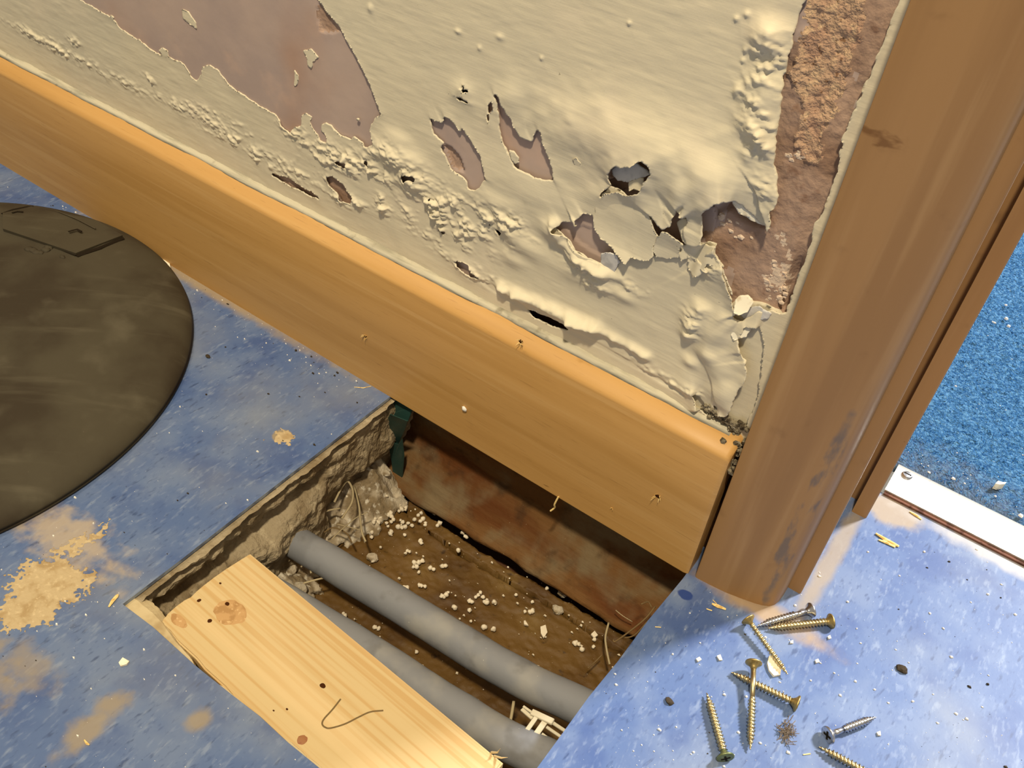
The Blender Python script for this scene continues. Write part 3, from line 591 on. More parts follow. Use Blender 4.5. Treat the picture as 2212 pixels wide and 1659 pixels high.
flake([(1206, 492), (1196, 478), (1190, 495), (1206, 515), (1230, 545), (1262, 575), (1300, 590), (1318, 580), (1299, 564), (1279, 552), (1250, 535), (1228, 508)], lambda p, q: 3.4 + 1.4 * np.sin(4 * p + 1) , M_PAINT, seed=16)
flake([(1304, 544), (1322, 540), (1338, 545), (1342, 562), (1330, 585), (1308, 588), (1300, 566)], lambda p, q: 2.0 + 1.0 * q, M_PAINT_BACK, seed=17)
flake([(1192, 238), (1222, 236), (1236, 262), (1246, 288), (1241, 345), (1222, 338), (1206, 300)], lambda p, q: 0.5 + 0.5 * p, M_PAINT, seed=18)
# filler and dirt where wall, skirting and frame meet
V, F = [], []
rs = np.random.RandomState(8)
for k in range(90):
    t = rs.rand(); u, v = 1520 + 80 * t ** 0.6 + rs.randn() * 7, 878 + 52 * t ** 0.6 + rs.randn() * 7
    c = wl(u, v, YW - 0.001); a, b = lump_geo(c, 0.0006 + 0.0013 * rs.rand(), rs, 1); F += [tuple(i + len(V) for i in q) for q in b]; V += a
for k in range(60):
    c = np.array([-0.0105 + 0.013 * rs.rand(), 0.004 + 0.011 * rs.rand(), 0.084 + 0.020 * rs.rand()]); a, b = lump_geo(c, 0.0010 + 0.0016 * rs.rand(), rs, 1); F += [tuple(i + len(V) for i in q) for q in b]; V += a
o = wchild('joint_dirt', mesh('joint_dirt', V, F), M_DEBRISGREY); o['kind'] = 'stuff'
# paint line / caulk along the top of the skirting
P = []
n = 260
V, F = [], []
for i in range(n):
    x = -0.72 + (0.712) * i / (n - 1); w = 0.0034 + 0.0020 * float(fbm(np.array([x / .02]), np.array([0.3]), 3, 4)[0])
    for y, z in ((YW - w, 0.1044), (YW - w * .45, 0.1055), (YW + .0004, 0.1064 + .0030 * float(fbm(np.array([x / .006]), np.array([4.3]), 3, 4)[0])), (YW + .002, 0.1046)): V.append((x, y, z))
for i in range(n - 1):
    for k in range(4): F.append((i * 4 + k, i * 4 + (k + 1) % 4, (i + 1) * 4 + (k + 1) % 4, (i + 1) * 4 + k))
F += [(3, 2, 1, 0), tuple((n - 1) * 4 + k for k in range(4))]
wchild('caulk_bead', mesh('caulk_bead', V, F), M_CAULK, True)

# ------------------------------------------------------------------ skirting board
prof = [(0.0, 0.0), (0.0, 0.050), (0.0, 0.0972), (0.0004, 0.0984), (0.0013, 0.0996), (0.0030, 0.1009), (0.0060, 0.1026), (0.0100, 0.1042), (0.0150, 0.1055), (0.0150, 0.0)]
fr = []
for i in range(41):
    x = -1.5 + (1.5 - 0.004) * i / 40
    fr.append(lambda a, b, x=x: (x, a, b))
for k, (dx, dz) in enumerate(((0.0016, 0.0008), (0.0027, 0.0022))):
    fr.append(lambda a, b, dx=dx, dz=dz: (-0.004 + dx, a + dz * .5 * (1 if a < .004 else 0), b - dz * (1 if b > .09 else 0)))
V, F = extrude_profile(prof, fr)
sk = tag(link('baseboard_back', mesh('baseboard_back', V, F), M_BEECH), 'varnished light brown wooden skirting board with rounded top running along the wall', 'skirting', kind='structure')
for p in sk.data.polygons: p.use_smooth = True
try: sk.data.set_sharp_from_angle(angle=math.radians(38))
except Exception: pass
def disc_geo(c, r, n, nrm='y', ecc=1.0):
    V = [c]; F = []
    for k in range(n):
        q = 2 * math.pi * k / n; rr = r * (0.85 + 0.3 * random.random())
        V.append((c[0] + rr * math.cos(q), c[1], c[2] + rr * ecc * math.sin(q)) if nrm == 'y' else (c[0] + rr * math.cos(q), c[1] + rr * ecc * math.sin(q), c[2]))
    F = [(0, 1 + k, 1 + (k + 1) % n) for k in range(n)] if nrm == 'z' else [(0, 1 + k, 1 + (k + 1) % n) for k in range(n)]
    return V, F
def lens(name, c, rx, rz, dep, material, parent, axis='y', n=14):
    """low domed oval (knot, plug, dent filler) seated in a face"""
    V, F = [], []
    rings = [(1.0, 0.0), (0.7, 0.6), (0.0, 1.0)]
    rj = [0.9 + 0.2 * random.random() for _ in range(n)]
    for f, h in rings[:2]:
        for k in range(n):
            q = 2 * math.pi * k / n; a, b = rx * f * rj[k] * math.cos(q), rz * f * rj[k] * math.sin(q)
            V.append((c[0] + a, c[1] - dep * h, c[2] + b) if axis == 'y' else (c[0] + a, c[1] + b, c[2] + dep * h))
    V.append((c[0], c[1] - dep, c[2]) if axis == 'y' else (c[0], c[1], c[2] + dep))
    for k in range(n):
        j = (k + 1) % n; F.append((k, j, n + j, n + k)); F.append((n + k, n + j, 2 * n))
    return link(name, mesh(name, V, F), material, parent, True)
def face_pt(u, v): return un(u, v, 1, 0.0)
for u, v, r in ((1421, 1072, 0.0022), (790, 727, 0.0016), (1125, 738, 0.0016), (1322, 1098, 0.0007)):
    c = face_pt(u, v); lens('screw_hole', (c[0], 0.0001, c[2]), r, r * 0.8, 0.0003, M_PITH, sk)
    for k in range(7):
        a = random.random() * 6.28; L0 = r * (0.9 + random.random()); p0 = np.array([c[0] + r * .7 * math.cos(a), -0.0002, c[2] + r * .7 * math.sin(a)])
        p1 = p0 + np.array([math.cos(a) * L0 * .5, -L0 * .8, math.sin(a) * L0 * .5])
        V, F = tube_geo([p0, (p0 + p1) / 2 + np.array([0, 0, .0003]), p1], [0.00028, 0.0002, 0.00006], 5)
        link('splinter', mesh('splinter', V, F), M_SPLINTER, sk)
# fluffy wood strand hanging at the underside
p0 = face_pt(1207, 1074)
V, F = tube_geo(spline([p0 + np.array([0, -.0006, 0.001]), p0 + np.array([-.001, -.002, -.006]), p0 + np.array([-.001, -.001, -.010]), p0 + np.array([-.003, -.002, -.014])], 6), 0.0006, 6)
link('wood_strand', mesh('wood_strand', V, F), M_SPLINTER, sk)

# ------------------------------------------------------------------ door frame
def upright(name, prof, lean, z0, z1, material):
    fr = [lambda a, b, z=z: (a - lean * z, b, z) for z in (z0, 0.1, 0.3, 0.6, 1.0, z1)]
    V, F = extrude_profile(prof, fr)
    F = [tuple(reversed(f)) for f in F]
    o = link(name, mesh(name, V, F), material)
    for p in o.data.polygons: p.use_smooth = True
    try: o.data.set_sharp_from_angle(angle=math.radians(35))
    except Exception: pass
    bm = bmesh.new(); bm.from_mesh(o.data); bmesh.ops.recalc_face_normals(bm, faces=bm.faces[:]); bm.to_mesh(o.data); bm.free()
    return o
ap = [(0.0026, 0.030), (0.0026, 0.0030), (0.0030, 0.0019), (0.0042, 0.0015), (0.012, 0.0020), (0.022, 0.0032), (0.031, 0.0052), (0.0385, 0.0072), (0.0430, 0.0088), (0.0462, 0.0108), (0.0485, 0.0138), (0.0496, 0.0175), (0.0500, 0.0230), (0.0500, 0.030)]
tag(upright('trim_1', ap, 0.002, 0.0, 1.6, M_BEECH_V), 'wide brown wooden architrave with rounded scuffed edge beside the peeling wall', 'architrave', kind='structure')
lp = [(0.0455, 0.110), (0.0455, 0.0305), (0.0570, 0.0305), (0.0577, 0.0312), (0.0577, 0.0350), (0.0500, 0.0400), (0.0500, 0.110)]
tag(upright('trim_2', lp, 0.003, 0.0, 1.6, M_BEECH_V), 'narrow brown door lining set back behind the rounded architrave edge', 'door lining', kind='structure')
sp_ = [(0.0520, 0.185), (0.0520, 0.1250), (0.0594, 0.1250), (0.0595, 0.1130), (0.0682, 0.1130), (0.0690, 0.1138), (0.0690, 0.185)]
tag(upright('trim_3', sp_, 0.001, 0.0, 1.6, M_BEECH_V), 'brown door stop strip next to the blue carpet', 'door stop', kind='structure')

# ------------------------------------------------------------------ floor: vinyl, screed, hole
left_edge = [fl(845, 855), fl(700, 968), fl(550, 1084), fl(400, 1202), fl(265, 1305)]
front_edge = [fl(330, 1354), fl(420, 1436), fl(500, 1500), fl(560, 1546), fl(620, 1602), fl(690, 1659)]
right_edge = [fl(1475, 1250), fl(1400, 1340), fl(1335, 1428), fl(1272, 1505), fl(1212, 1588), fl(1160, 1659)]
XL = -0.2335
dirr = right_edge[-1] - right_edge[-2]; dirr /= np.linalg.norm(dirr)
yf = -0.2150
rc = right_edge[-1] + dirr * ((yf - right_edge[-1][1]) / dirr[1])
hole = [(XL, 0.022)] + [tuple(p[:2]) for p in left_edge] + [tuple(p[:2]) for p in front_edge] + [(rc[0] - 0.004, yf), (rc[0], yf + 0.003)] + [tuple(p[:2]) for p in reversed(right_edge)] + [(-0.002, 0.022)]
outer = [(-1.5, -1.2), (1.2, -1.2), (1.2, 0.1425), (-1.5, 0.1425)]
def slab_with_hole(name, outer, hole, z0, z1, mats, parent):
    loops = [[Vector((x, y, 0)) for x, y in outer], [Vector((x, y, 0)) for x, y in hole]]
    tris = tessellate_polygon(loops); pts = outer + hole; n = len(pts)
    V = [(x, y, z1) for x, y in pts] + [(x, y, z0) for x, y in pts]
    F = []
    for t in tris:
        a, b, c = [Vector((pts[i][0], pts[i][1], 0)) for i in t]
        t = t if (b - a).cross(c - a).z > 0 else t[::-1]
        F.append(tuple(t)); F.append(tuple(i + n for i in reversed(t)))
    ns = len(F)
    for lo, ln in ((0, len(outer)), (len(outer), len(hole))):
        for i in range(ln):
            a, b = lo + i, lo + (i + 1) % ln; F.append((a, b, b + n, a + n))
    me = mesh(name, V, F); o = link(name, me, mats, parent)
    for k, p in enumerate(me.polygons): p.material_index = 0 if k < ns else 1
    return o
floor = tag(empty('floor'), 'blue marbled vinyl floor with a rectangular hole cut beside the wall', 'floor', kind='structure')
slab_with_hole('vinyl_sheet', outer, hole, -0.0024, 0.0, [M_VINYL, M_VINYL_EDGE], floor)
cxh = sum(p[0] for p in hole) / len(hole); cyh = sum(p[1] for p in hole) / len(hole)
big = [(x + 0.005 * (1 if x > cxh else -1) + (0.012 if x > -0.05 else 0), y + 0.0045 * (1 if y > cyh else -1) + (0.05 if y > 0.0 else 0)) for x, y in hole]
slab_with_hole('screed_bed', outer, big, -0.104, -0.0040, [M_SCREED, M_SCREED], floor)
# screed face under the left edge, rough and cracked
def edge_wall(name, A, B, n, m, depth, disp, material, parent, lip=0.002, zt=-0.0026):
    A = np.array(A, float); B = np.array(B, float); d = (B - A) / np.linalg.norm(B - A); nr = np.array([-d[1], d[0]])
    L0 = np.linalg.norm(B - A)
    V = []; F = []
    for i in range(n):
        t = L0 * i / (n - 1)
        for j in range(m):
            z = zt - depth * (j - 1) / (m - 2) if j > 0 else zt
            o = disp(t, z) if j > 1 else (lip + 0.6 * disp(t, -0.003) if j == 1 else -0.012)
            p = A + d * t + nr * o; V.append((p[0], p[1], z))
    for i in range(n - 1):
        for j in range(m - 1): F.append((i * m + j, i * m + j + 1, (i + 1) * m + j + 1, (i + 1) * m + j))
    me = mesh(name, V, F); o = link(name, me, material, parent, False)
    bm = bmesh.new(); bm.from_mesh(me); bmesh.ops.recalc_face_normals(bm, faces=bm.faces[:]); bm.to_mesh(me); bm.free()
    return o
F1 = lambda a, b, s, sd: float(fbm(np.array([a / s]), np.array([b / s]), 3, sd)[0]) - 0.5
def disp_left(t, z):
    o = 0.0030 + 0.010 * F1(t, z, 0.022, 131) + 0.004 * F1(t, z, 0.005, 132)
    o -= 0.004 * math.exp(-((z + 0.008 + 0.004 * F1(t, 0, .02, 3)) / 0.0014) ** 2)
    if t > 0.085:                                    # open crevice along the front half
        zc = -0.022 - 0.012 * F1(t, 0, 0.03, 133); k = min((t - 0.085) / 0.02, 1)
        o -= 0.016 * k * math.exp(-((z - zc) / (0.0042 + .004 * abs(F1(t, 2, .012, 4)))) ** 2)
        o += 0.007 * k * (1 if z < zc - 0.004 else 0) * min((zc - .004 - z) / .01, 1)
    o -= 0.010 * max(0, min((-0.042 - z) / 0.02, 1)) if t < 0.09 else 0
    return o
edge_wall('screed_edge', left_edge[0][:2] + np.array([0, 0.02]), left_edge[-1][:2] + np.array([0, -.012]), 230, 60, 0.104, disp_left, M_SCREED, floor, 0.0024, -0.0032)
def disp_front(t, z): return 0.004 + 0.004 * F1(t, z, 0.02, 141) + 0.0025 * F1(t, z, 0.004, 142) + 0.008 * math.exp(-((t - 0.022) / 0.022) ** 2) - 0.0045 * math.exp(-((t - 0.075) / 0.010) ** 2) - 0.003 * math.exp(-((t - 0.12) / 0.012) ** 2) - (0.004 if z < -0.012 else 0)
edge_wall('levelling_lip', left_edge[-1][:2] + np.array([-0.012, 0]), (rc[0], yf), 200, 34, 0.104, disp_front, M_LIP, floor, 0.0)
def disp_right(t, z): return -0.014 + 0.006 * F1(t, z, 0.02, 151)
edge_wall('screed_edge', (rc[0], rc[1]), (right_edge[0] + np.array([.003, 0.02, 0]))[:2], 60, 20, 0.104, disp_right, M_SCREED, floor, -0.012)

# ------------------------------------------------------------------ inside the hole
def boards(name, px, z, material, label, cat, thick=0.012, rough=0.0014, seed=0, tilt=(0, 0)):
    poly = [tuple(fl(u, v, z)[:2]) if not isinstance(u, str) else v for u, v in px]
    a = np.array(poly); r = 0.0012
    gx = np.arange(a[:, 0].min() - .003, a[:, 0].max() + .003, r); gy = np.arange(a[:, 1].min() - .003, a[:, 1].max() + .003, r)
    A, B = np.meshgrid(gx, gy, indexing='ij')
    s = -sd_poly(A, B, poly) + (fbm(A / .006, B / .006, 3, 300 + seed) - .5) * .004
    h = rough * 2 * (fbm(A / .015, B / .008, 4, 310 + seed) - .5) + rough * (fbm(A / .003, B / .003, 2, 311 + seed) - .5) + tilt[0] * (A - a[:, 0].mean()) + tilt[1] * (B - a[:, 1].mean())
    me, _ = grid_sheet(name, gx, gy, s, h, lambda x, y, hh: np.stack([x, y, z + hh], 1), thick, r)
    return tag(link(name, me, material), label, cat)
boards('insulation_board', [('w', (-0.245, -0.232)), ('w', (0.03, -0.232)), ('w', (0.03, -0.040))] + [(1385, 1440), (1300, 1385), (1200, 1320), (1080, 1250), (960, 1180)] + [('w', (-0.245, -0.010))], -0.088, M_BROWN, 'damp brown board forming the bottom of the floor hole', 'board')
boards('cracked_board_strip', [(880, 1075), (960, 1140), (1060, 1205), (1180, 1275), (1300, 1345), (1420, 1410), (1395, 1438), (1310, 1380), (1210, 1315), (1090, 1245), (970, 1172), (880, 1115)], -0.0865, M_BROWN, 'broken brown board strip between the hole floor and the dark timber', 'board', seed=3)
# soil bed under everything so the hole has a bottom
V, F = box_geo(-0.30, 0.05, -0.26, 0.09, -0.130, -0.106)
v, f = box_geo(-0.30, 0.05, 0.066, 0.09, -0.125, -0.0026); F += [tuple(i + len(V) for i in q) for q in f]; V += v
tag(link('sub_floor', mesh('sub_floor', V, F), M_DARKWALL), 'dark earth layer at the very bottom of the floor hole', 'ground', kind='structure')
# timber plate below the skirting
nx, nz = 150, 40
V, F = [], []
for i in range(nx):
    x = -0.262 + (0.302) * i / (nx - 1)
    for j in range(nz):
        dd = 0.004 + 0.086 * j / (nz - 1); z = -dd; xr = max((x + .22) / .26, -.05)
        dk = 0.052 - 0.006 * xr; db = 0.084 - 0.010 * xr
        y = 0.022 - 0.030 * max(0.0, min((dd - dk) / (db - dk), 1.0)) + 0.05 * max(0.0, dd - db) / 0.006 * 0.25
        y += 0.0036 * F1(x, z, 0.03, 161) + 0.0030 * F1(x * .3, z, 0.006, 162)
        V.append((x, y, z))
for i in range(nx - 1):
    for j in range(nz - 1): F.append((i * nz + j, (i + 1) * nz + j, (i + 1) * nz + j + 1, i * nz + j + 1))
b0 = len(V)
for i in range(nx):
    x = V[i * nz][0]; V.append((x, 0.06, -0.004)); V.append((x, 0.06, -0.090))
for i in range(nx - 1):
    a, b = b0 + 2 * i, b0 + 2 * i + 2
    F.append((i * nz, a, b, (i + 1) * nz)); F.append((i * nz + nz - 1, (i + 1) * nz + nz - 1, b + 1, a + 1)); F.append((a, a + 1, b + 1, b))
F.append(tuple([j for j in range(nz)] + [b0 + 1, b0])); F.append(tuple([(nx - 1) * nz + j for j in range(nz)][::-1] + [b0 + 2 * (nx - 1), b0 + 2 * (nx - 1) + 1]))
tag(link('timber_plate', mesh('timber_plate', V, F), M_BEAM, None, True), 'dark damp timber plate lying under the skirting at the back of the hole', 'timber')
# pipes
def pipe(pts, r, label):
    P = spline(pts, 10); V, F = tube_geo(P, r, 28)
    V = np.array(V); k = 0.0010 * (fbm(V[:, 0] / .02, V[:, 1] / .01 + V[:, 2] / .01, 3, 171) - .5); V[:, 2] += k; V[:, 1] += k
    root = empty('lagged_pipe', P[0]); tag(root, label, 'pipe', 'grey pipes in the floor hole')
    o = link('lagging', mesh('lagging', V - np.array(P[0]), F), M_PIPE, root, True)
    return root
pipe([fl(400, 1022, -.057), fl(520, 1098, -.056), fl(640, 1172, -.055), fl(790, 1262, -.052), fl(940, 1353, -.048), fl(1090, 1445, -.043), fl(1230, 1515, -.038), fl(1330, 1560, -.034), fl(1430, 1600, -.032)], 0.0108, 'grey lagged pipe crossing the middle of the floor hole, fully exposed')
pipe([fl(400, 1200, -.050), fl(560, 1270, -.050), fl(690, 1345, -.048), fl(830, 1432, -.044), fl(980, 1530, -.040), fl(1120, 1612, -.037), fl(1260, 1670, -.035), fl(1380, 1700, -.034)], 0.0108, 'grey lagged pipe half hidden under the pine batten')
# rubble heap at the back-left of the hole
r = 0.0011
gx = np.arange(-0.252, -0.150, r); gy = np.arange(-0.150, 0.012, r); A, B = np.meshgrid(gx, gy, indexing='ij')
def hill(cx, cy, rx, ry, h): return h * np.exp(-(((A - cx) / rx) ** 2 + ((B - cy) / ry) ** 2))
hz = hill(-0.240, -0.018, .016, .018, .036) + hill(-0.242, -0.055, .016, .030, .024) + hill(-0.222, -0.03, .012, .024, .010) + hill(-0.232, -0.125, .024, .022, .020)
hz = hz * (0.7 + 0.6 * fbm(A / .012, B / .012, 3, 181)) + 0.009 * (fbm(A / .006, B / .006, 4, 182) - .5) * np.clip(hz / .008, 0, 1)
me, _ = grid_sheet('rubble_heap', gx, gy, hz - 0.0030 - 0.006 * (fbm(A / .006, B / .006, 3, 183) - .5), hz, lambda x, y, hh: np.stack([x, y, -0.089 + hh], 1), 0.002, r)
tag(link('rubble_heap', me, M_RUBBLE), 'heap of grey mortar dust in the back corner of the floor hole', 'rubble', kind='stuff')
def hz_at(x, y):
    i = int((x - gx[0]) / r); j = int((y - gy[0]) / r)
    if 0 <= i < len(gx) and 0 <= j < len(gy): return max(-0.0865, -0.089 + hz[i, j])
    return -0.0865
rs = np.random.RandomState(21)
def settle(u, v, lift=0.0):
    p = fl(u, v, -0.085)
    for _ in range(8): p = fl(u, v, hz_at(p[0], p[1]) + lift)
    return p
LUMPS = [(815, 985, 7.0, 'largest pale mortar lump on the rubble heap beside the green membrane'), (785, 1010, 4.6, 'pale mortar lump left of the largest one on the rubble heap'), (800, 1040, 5.0, 'pale mortar lump below the largest one on the rubble heap'), (835, 1020, 3.6, 'small mortar lump touching the green membrane'), (790, 1070, 3.4, 'mortar lump at the lower slope of the rubble heap'), (765, 1000, 3.4, 'small grey mortar lump near the screed edge'), (590, 1205, 8.0, 'flat grey mortar chunk between pine batten and pipe'), (625, 1228, 4.2, 'small mortar fragment beside the flat chunk near the batten'), (650, 1270, 4.0, 'crumbly mortar bit under the fibre beside the pipe'), (1215, 1055 + 225, 3.0, 'pale lump on the broken board strip'), (1204, 1318, 3.6, 'grey lump on the crack of the hole floor'), (805, 1205, 3.4, 'white lump beside the middle of the exposed pipe')]
for u, v, rad, lab in LUMPS:
    p = settle(u, v, 0.001)
    V, F = lump_geo((0, 0, 0), rad * .001, rs, 2, (1.1, 1.0, 0.75)); o = link('mortar_lump', mesh('mortar_lump', V, F), M_RUBBLE); o.location = p
    tag(o, lab, 'rubble', 'mortar lumps in the floor hole')
# polystyrene beads
bead_me = []
for k in range(4):
    V, F = lump_geo((0, 0, 0), 0.0011, np.random.RandomState(40 + k), 2); bead_me.append(mesh('polystyrene_bead', V, F)); bead_me[-1].materials.append(M_FOAM)
    bead_me[-1].polygons.foreach_set('use_smooth', [True] * len(bead_me[-1].polygons))
BE = [(1341 - 200 + 62, 1322 - 0), (1144, 1322), (1134, 1321), (1150, 1300), (1043, 1290), (1052, 1297), (1014, 1298), (1019, 1300), (1028, 1290), (1033, 1286), (1038, 1280), (1046, 1300), (1051, 1301), (1014, 1318), (982, 1312), (959, 1290), (964, 1284), (955, 1288), (968, 1280), (910, 1265), (918, 1267), (906, 1264), (937, 1230), (930, 1227), (963, 1222), (955, 1223), (895, 1215), (905, 1215), (900, 1224), (912, 1212), (893, 1225), (885, 1192), (880, 1190), (876, 1195), (910, 1173), (908, 1168), (990, 1189), (1000, 1150), (1005, 1158), (1008, 1160), (945, 1135), (950, 1130), (913, 1121), (908, 1126), (895, 1122), (882, 1130), (870, 1128), (860, 1138), (868, 1140), (875, 1138), (890, 1135), (850, 1122), (845, 1127), (835, 1130), (844, 1108), (840, 1112), (846, 1115), (868, 1100), (862, 1104), (822, 1118), (810, 1120), (818, 1128), (803, 1150), (845, 1148), (843, 1152), (803, 1160), (1150, 1320), (1115, 1285), (1045, 1355), (1066, 1358), (1048, 1355), (935, 1047), (937, 1052), (940, 1065), (943, 1068), (1125, 1147), (1242, 1390), (1250, 1392), (1245, 1388), (1282, 1397), (1257, 1402), (1068, 1300), (745, 1330), (742, 1325), (842, 1398), (900, 1408), (898, 1438), (912, 1440), (810, 1355), (818, 1358), (1032, 1515), (790, 1368), (870, 1275), (880, 1270), (873, 1268), (700, 1105), (672, 1085), (690, 1102), (668, 1090), (690, 1115)]
rs = np.random.RandomState(33)
while len(BE) < 165:
    t = rs.rand()
    u, v = (860 + rs.randn() * 45, 1115 + rs.randn() * 30) if t < .45 else ((760 + rs.randn() * 30, 1090 + rs.randn() * 40) if t < .75 else (760 + rs.rand() * 600, 1150 + rs.rand() * 280))
    if v > 1195 + (u - 690) * 0.62 - 20 and v < 1290 + (u - 690) * .62: continue      # pipe in the way
    BE.append((u, v))
for k, (u, v) in enumerate(BE):
    sc = 0.45 + 0.8 * rs.rand() if k > 98 else 0.95 + 0.6 * rs.rand()
    p = settle(u, v, 0.0008 * sc)
    o = bpy.data.objects.new('polystyrene_bead', bead_me[k % 4]); COL.objects.link(o); o.location = p; o.scale = (sc, sc, sc); o.rotation_euler = rs.rand(3) * 6
    tag(o, 'tiny off-white polystyrene bead lying loose in the floor hole', 'bead', 'polystyrene beads in the hole')
# flat chips in the hole
def chip(name, pts, thick, material, label, cat, group=None, z=None, warp=0.0):
    P = [np.array(p, float) for p in pts]; c = sum(P) / len(P); n = len(P)
    V = [p - c + np.array([0, 0, thick + warp * (i % 2)]) for i, p in enumerate(P)] + [p - c for p in P]
    V.append(np.array([0, 0, thick * 1.15])); F = [(i, (i + 1) % n, 2 * n) for i in range(n)] + [tuple(range(2 * n - 1, n - 1, -1))] + [((i + 1) % n, i, n + i, n + (i + 1) % n) for i in range(n)]
    me = mesh(name, V, F)
    bm = bmesh.new(); bm.from_mesh(me); bmesh.ops.recalc_face_normals(bm, faces=bm.faces[:]); bm.to_mesh(me); bm.free()
    o = link(name, me, material); o.location = c; return tag(o, label, cat, group)
for px, lab in (([(1167, 1356), (1178, 1352), (1182, 1368), (1174, 1380), (1168, 1370)], 'pale angular chip on the brown hole floor below the beads'), ([(1276, 1372), (1284, 1365), (1291, 1374), (1283, 1380)], 'small square chip near the right end of the hole floor'), ([(1131, 1344), (1134, 1342), (1141, 1353), (1132, 1351)], 'narrow pale chip left of the angular chip in the hole')):
    chip('plaster_chip', [settle(u, v, 0.0012) for u, v in px], 0.0014, M_FOAM, lab, 'chip', 'chips in the floor hole')
# fibres in the hole
FIB = [([(655, 1260), (680, 1253), (705, 1247)], -0.060, .0009, M_FIBRE, 'stiff pale fibre stuck out between batten and pipe'),
       ([(722, 1085), (740, 1050), (752, 1040), (762, 1060), (760, 1085), (745, 1110), (738, 1120)], -0.052, .0010, M_FIBRE, 'looped pale fibre on the rubble heap'),
       ([(765, 1050), (775, 1090), (778, 1120), (782, 1150), (790, 1170)], -0.060, .0009, M_FIBRE, 'long pale fibre hanging down from the loop to the beads'),
       ([(716, 1165), (740, 1142), (770, 1118), (795, 1106)], -0.062, .0006, M_FIBRE, 'thin straight fibre crossing the beads near the pipe end'),
       ([(728, 1132), (752, 1138), (780, 1145)], -0.062, .0005, M_FIBRE, 'short straight fibre crossing the thin one'),
       ([(668, 1130), (690, 1112), (712, 1102), (735, 1098)], -0.058, .0010, M_FIBRE, 'curved straw by the screed edge above the pipe'),
       ([(1315, 1345), (1308, 1375), (1310, 1400), (1317, 1435)], -0.066, .0009, M_FIBRE, 'pale curved fibre beside the right floor edge'),
       ([(1330, 1318), (1345, 1330), (1366, 1343)], -0.064, .0004, M_FIBRE, 'fine hair on the dark timber at the right end'),
       ([(1415, 1310), (1395, 1335), (1365, 1360), (1330, 1385), (1325, 1382)], -0.040, .0007, M_FIBRE2, 'dull root strand along the right floor edge'),
       ([(1400, 1340), (1370, 1372), (1345, 1378)], -0.045, .0006, M_FIBRE2, 'second dull root strand below the first'),
       ([(1385, 1305), (1400, 1300), (1408, 1312)], -0.030, .0006, M_FIBRE2, 'short reddish root curl at the corner of the right floor edge'),
       ([(1300, 1415), (1285, 1430), (1270, 1443)], -0.071, .0006, M_FIBRE2, 'faint short fibre flat on the hole floor'),
       ([(1110, 1515), (1105, 1545), (1100, 1570)], -0.052, .0012, M_FIBRE, 'thick pale fibre between the two pipes'),
       ([(650, 1225), (660, 1215), (668, 1222), (672, 1238)], -0.060, .0008, M_FIBRE, 'bent fibre next to the small mortar fragment'),
       ([(700, 1150), (720, 1140), (748, 1152), (760, 1172)], -0.066, .0007, M_FIBRE2, 'brown root strand behind the exposed pipe end')]
for px, z, rad, mm, lab in FIB:
    P = spline([fl(u, v, z + 0.004 * random.random()) for u, v in px], 5); c = P[0]; V, F = tube_geo([p - c for p in P], rad * .8, 6, 0.6)
    o = link('fibre', mesh('fibre', V, F), mm, None, True); o.location = c; tag(o, lab, 'fibre', 'fibres in the floor hole')
# green membrane strip
root = tag(empty('plastic_membrane', fl(850, 930, -.03)), 'dark green plastic membrane folded down in the back corner of the hole', 'membrane')
c0 = np.array(root.location)
def sheet_strip(rows, name, material, parent, thick=0.0006):
    V, F = [], []; n = len(rows); m2 = len(rows[0])
    for rw in rows: V += [np.array(p) - c0 for p in rw]
    for i in range(n - 1):
        for j in range(m2 - 1): F.append((i * m2 + j, i * m2 + j + 1, (i + 1) * m2 + j + 1, (i + 1) * m2 + j))
    o = link(name, mesh(name, V, F), material, parent, True); md = o.modifiers.new('thickness', 'SOLIDIFY'); md.thickness = thick; return o
def fold(name, px, ys):
    P = [un(u, v, 1, y) - c0 for (u, v), y in zip(px, ys)]; n = len(P)
    V = P + [p + np.array([0.0002, 0.0007, 0]) for p in P]
    F = [tuple(range(n)), tuple(range(2 * n - 1, n - 1, -1))] + [((i + 1) % n, i, n + i, n + (i + 1) % n) for i in range(n)]
    me = mesh(name, V, F); bm = bmesh.new(); bm.from_mesh(me); bmesh.ops.recalc_face_normals(bm, faces=bm.faces[:]); bm.to_mesh(me); bm.free()
    link(name, me, M_GREEN, root)
fold('upper_fold', [(800, 915), (812, 880), (846, 856), (892, 880), (880, 912), (842, 896), (822, 935)], [.008, .006, .004, .004, .001, .001, .004])
fold('middle_fold', [(822, 938), (842, 895), (880, 910), (868, 948), (858, 962), (838, 952)], [-.001, -.006, -.005, .003, .003, .001])
fold('lower_fold', [(838, 953), (860, 960), (868, 948), (872, 985), (868, 1035), (850, 1038), (846, 1000)], [-.002, -.002, -.002, 0, 0, 0, 0])
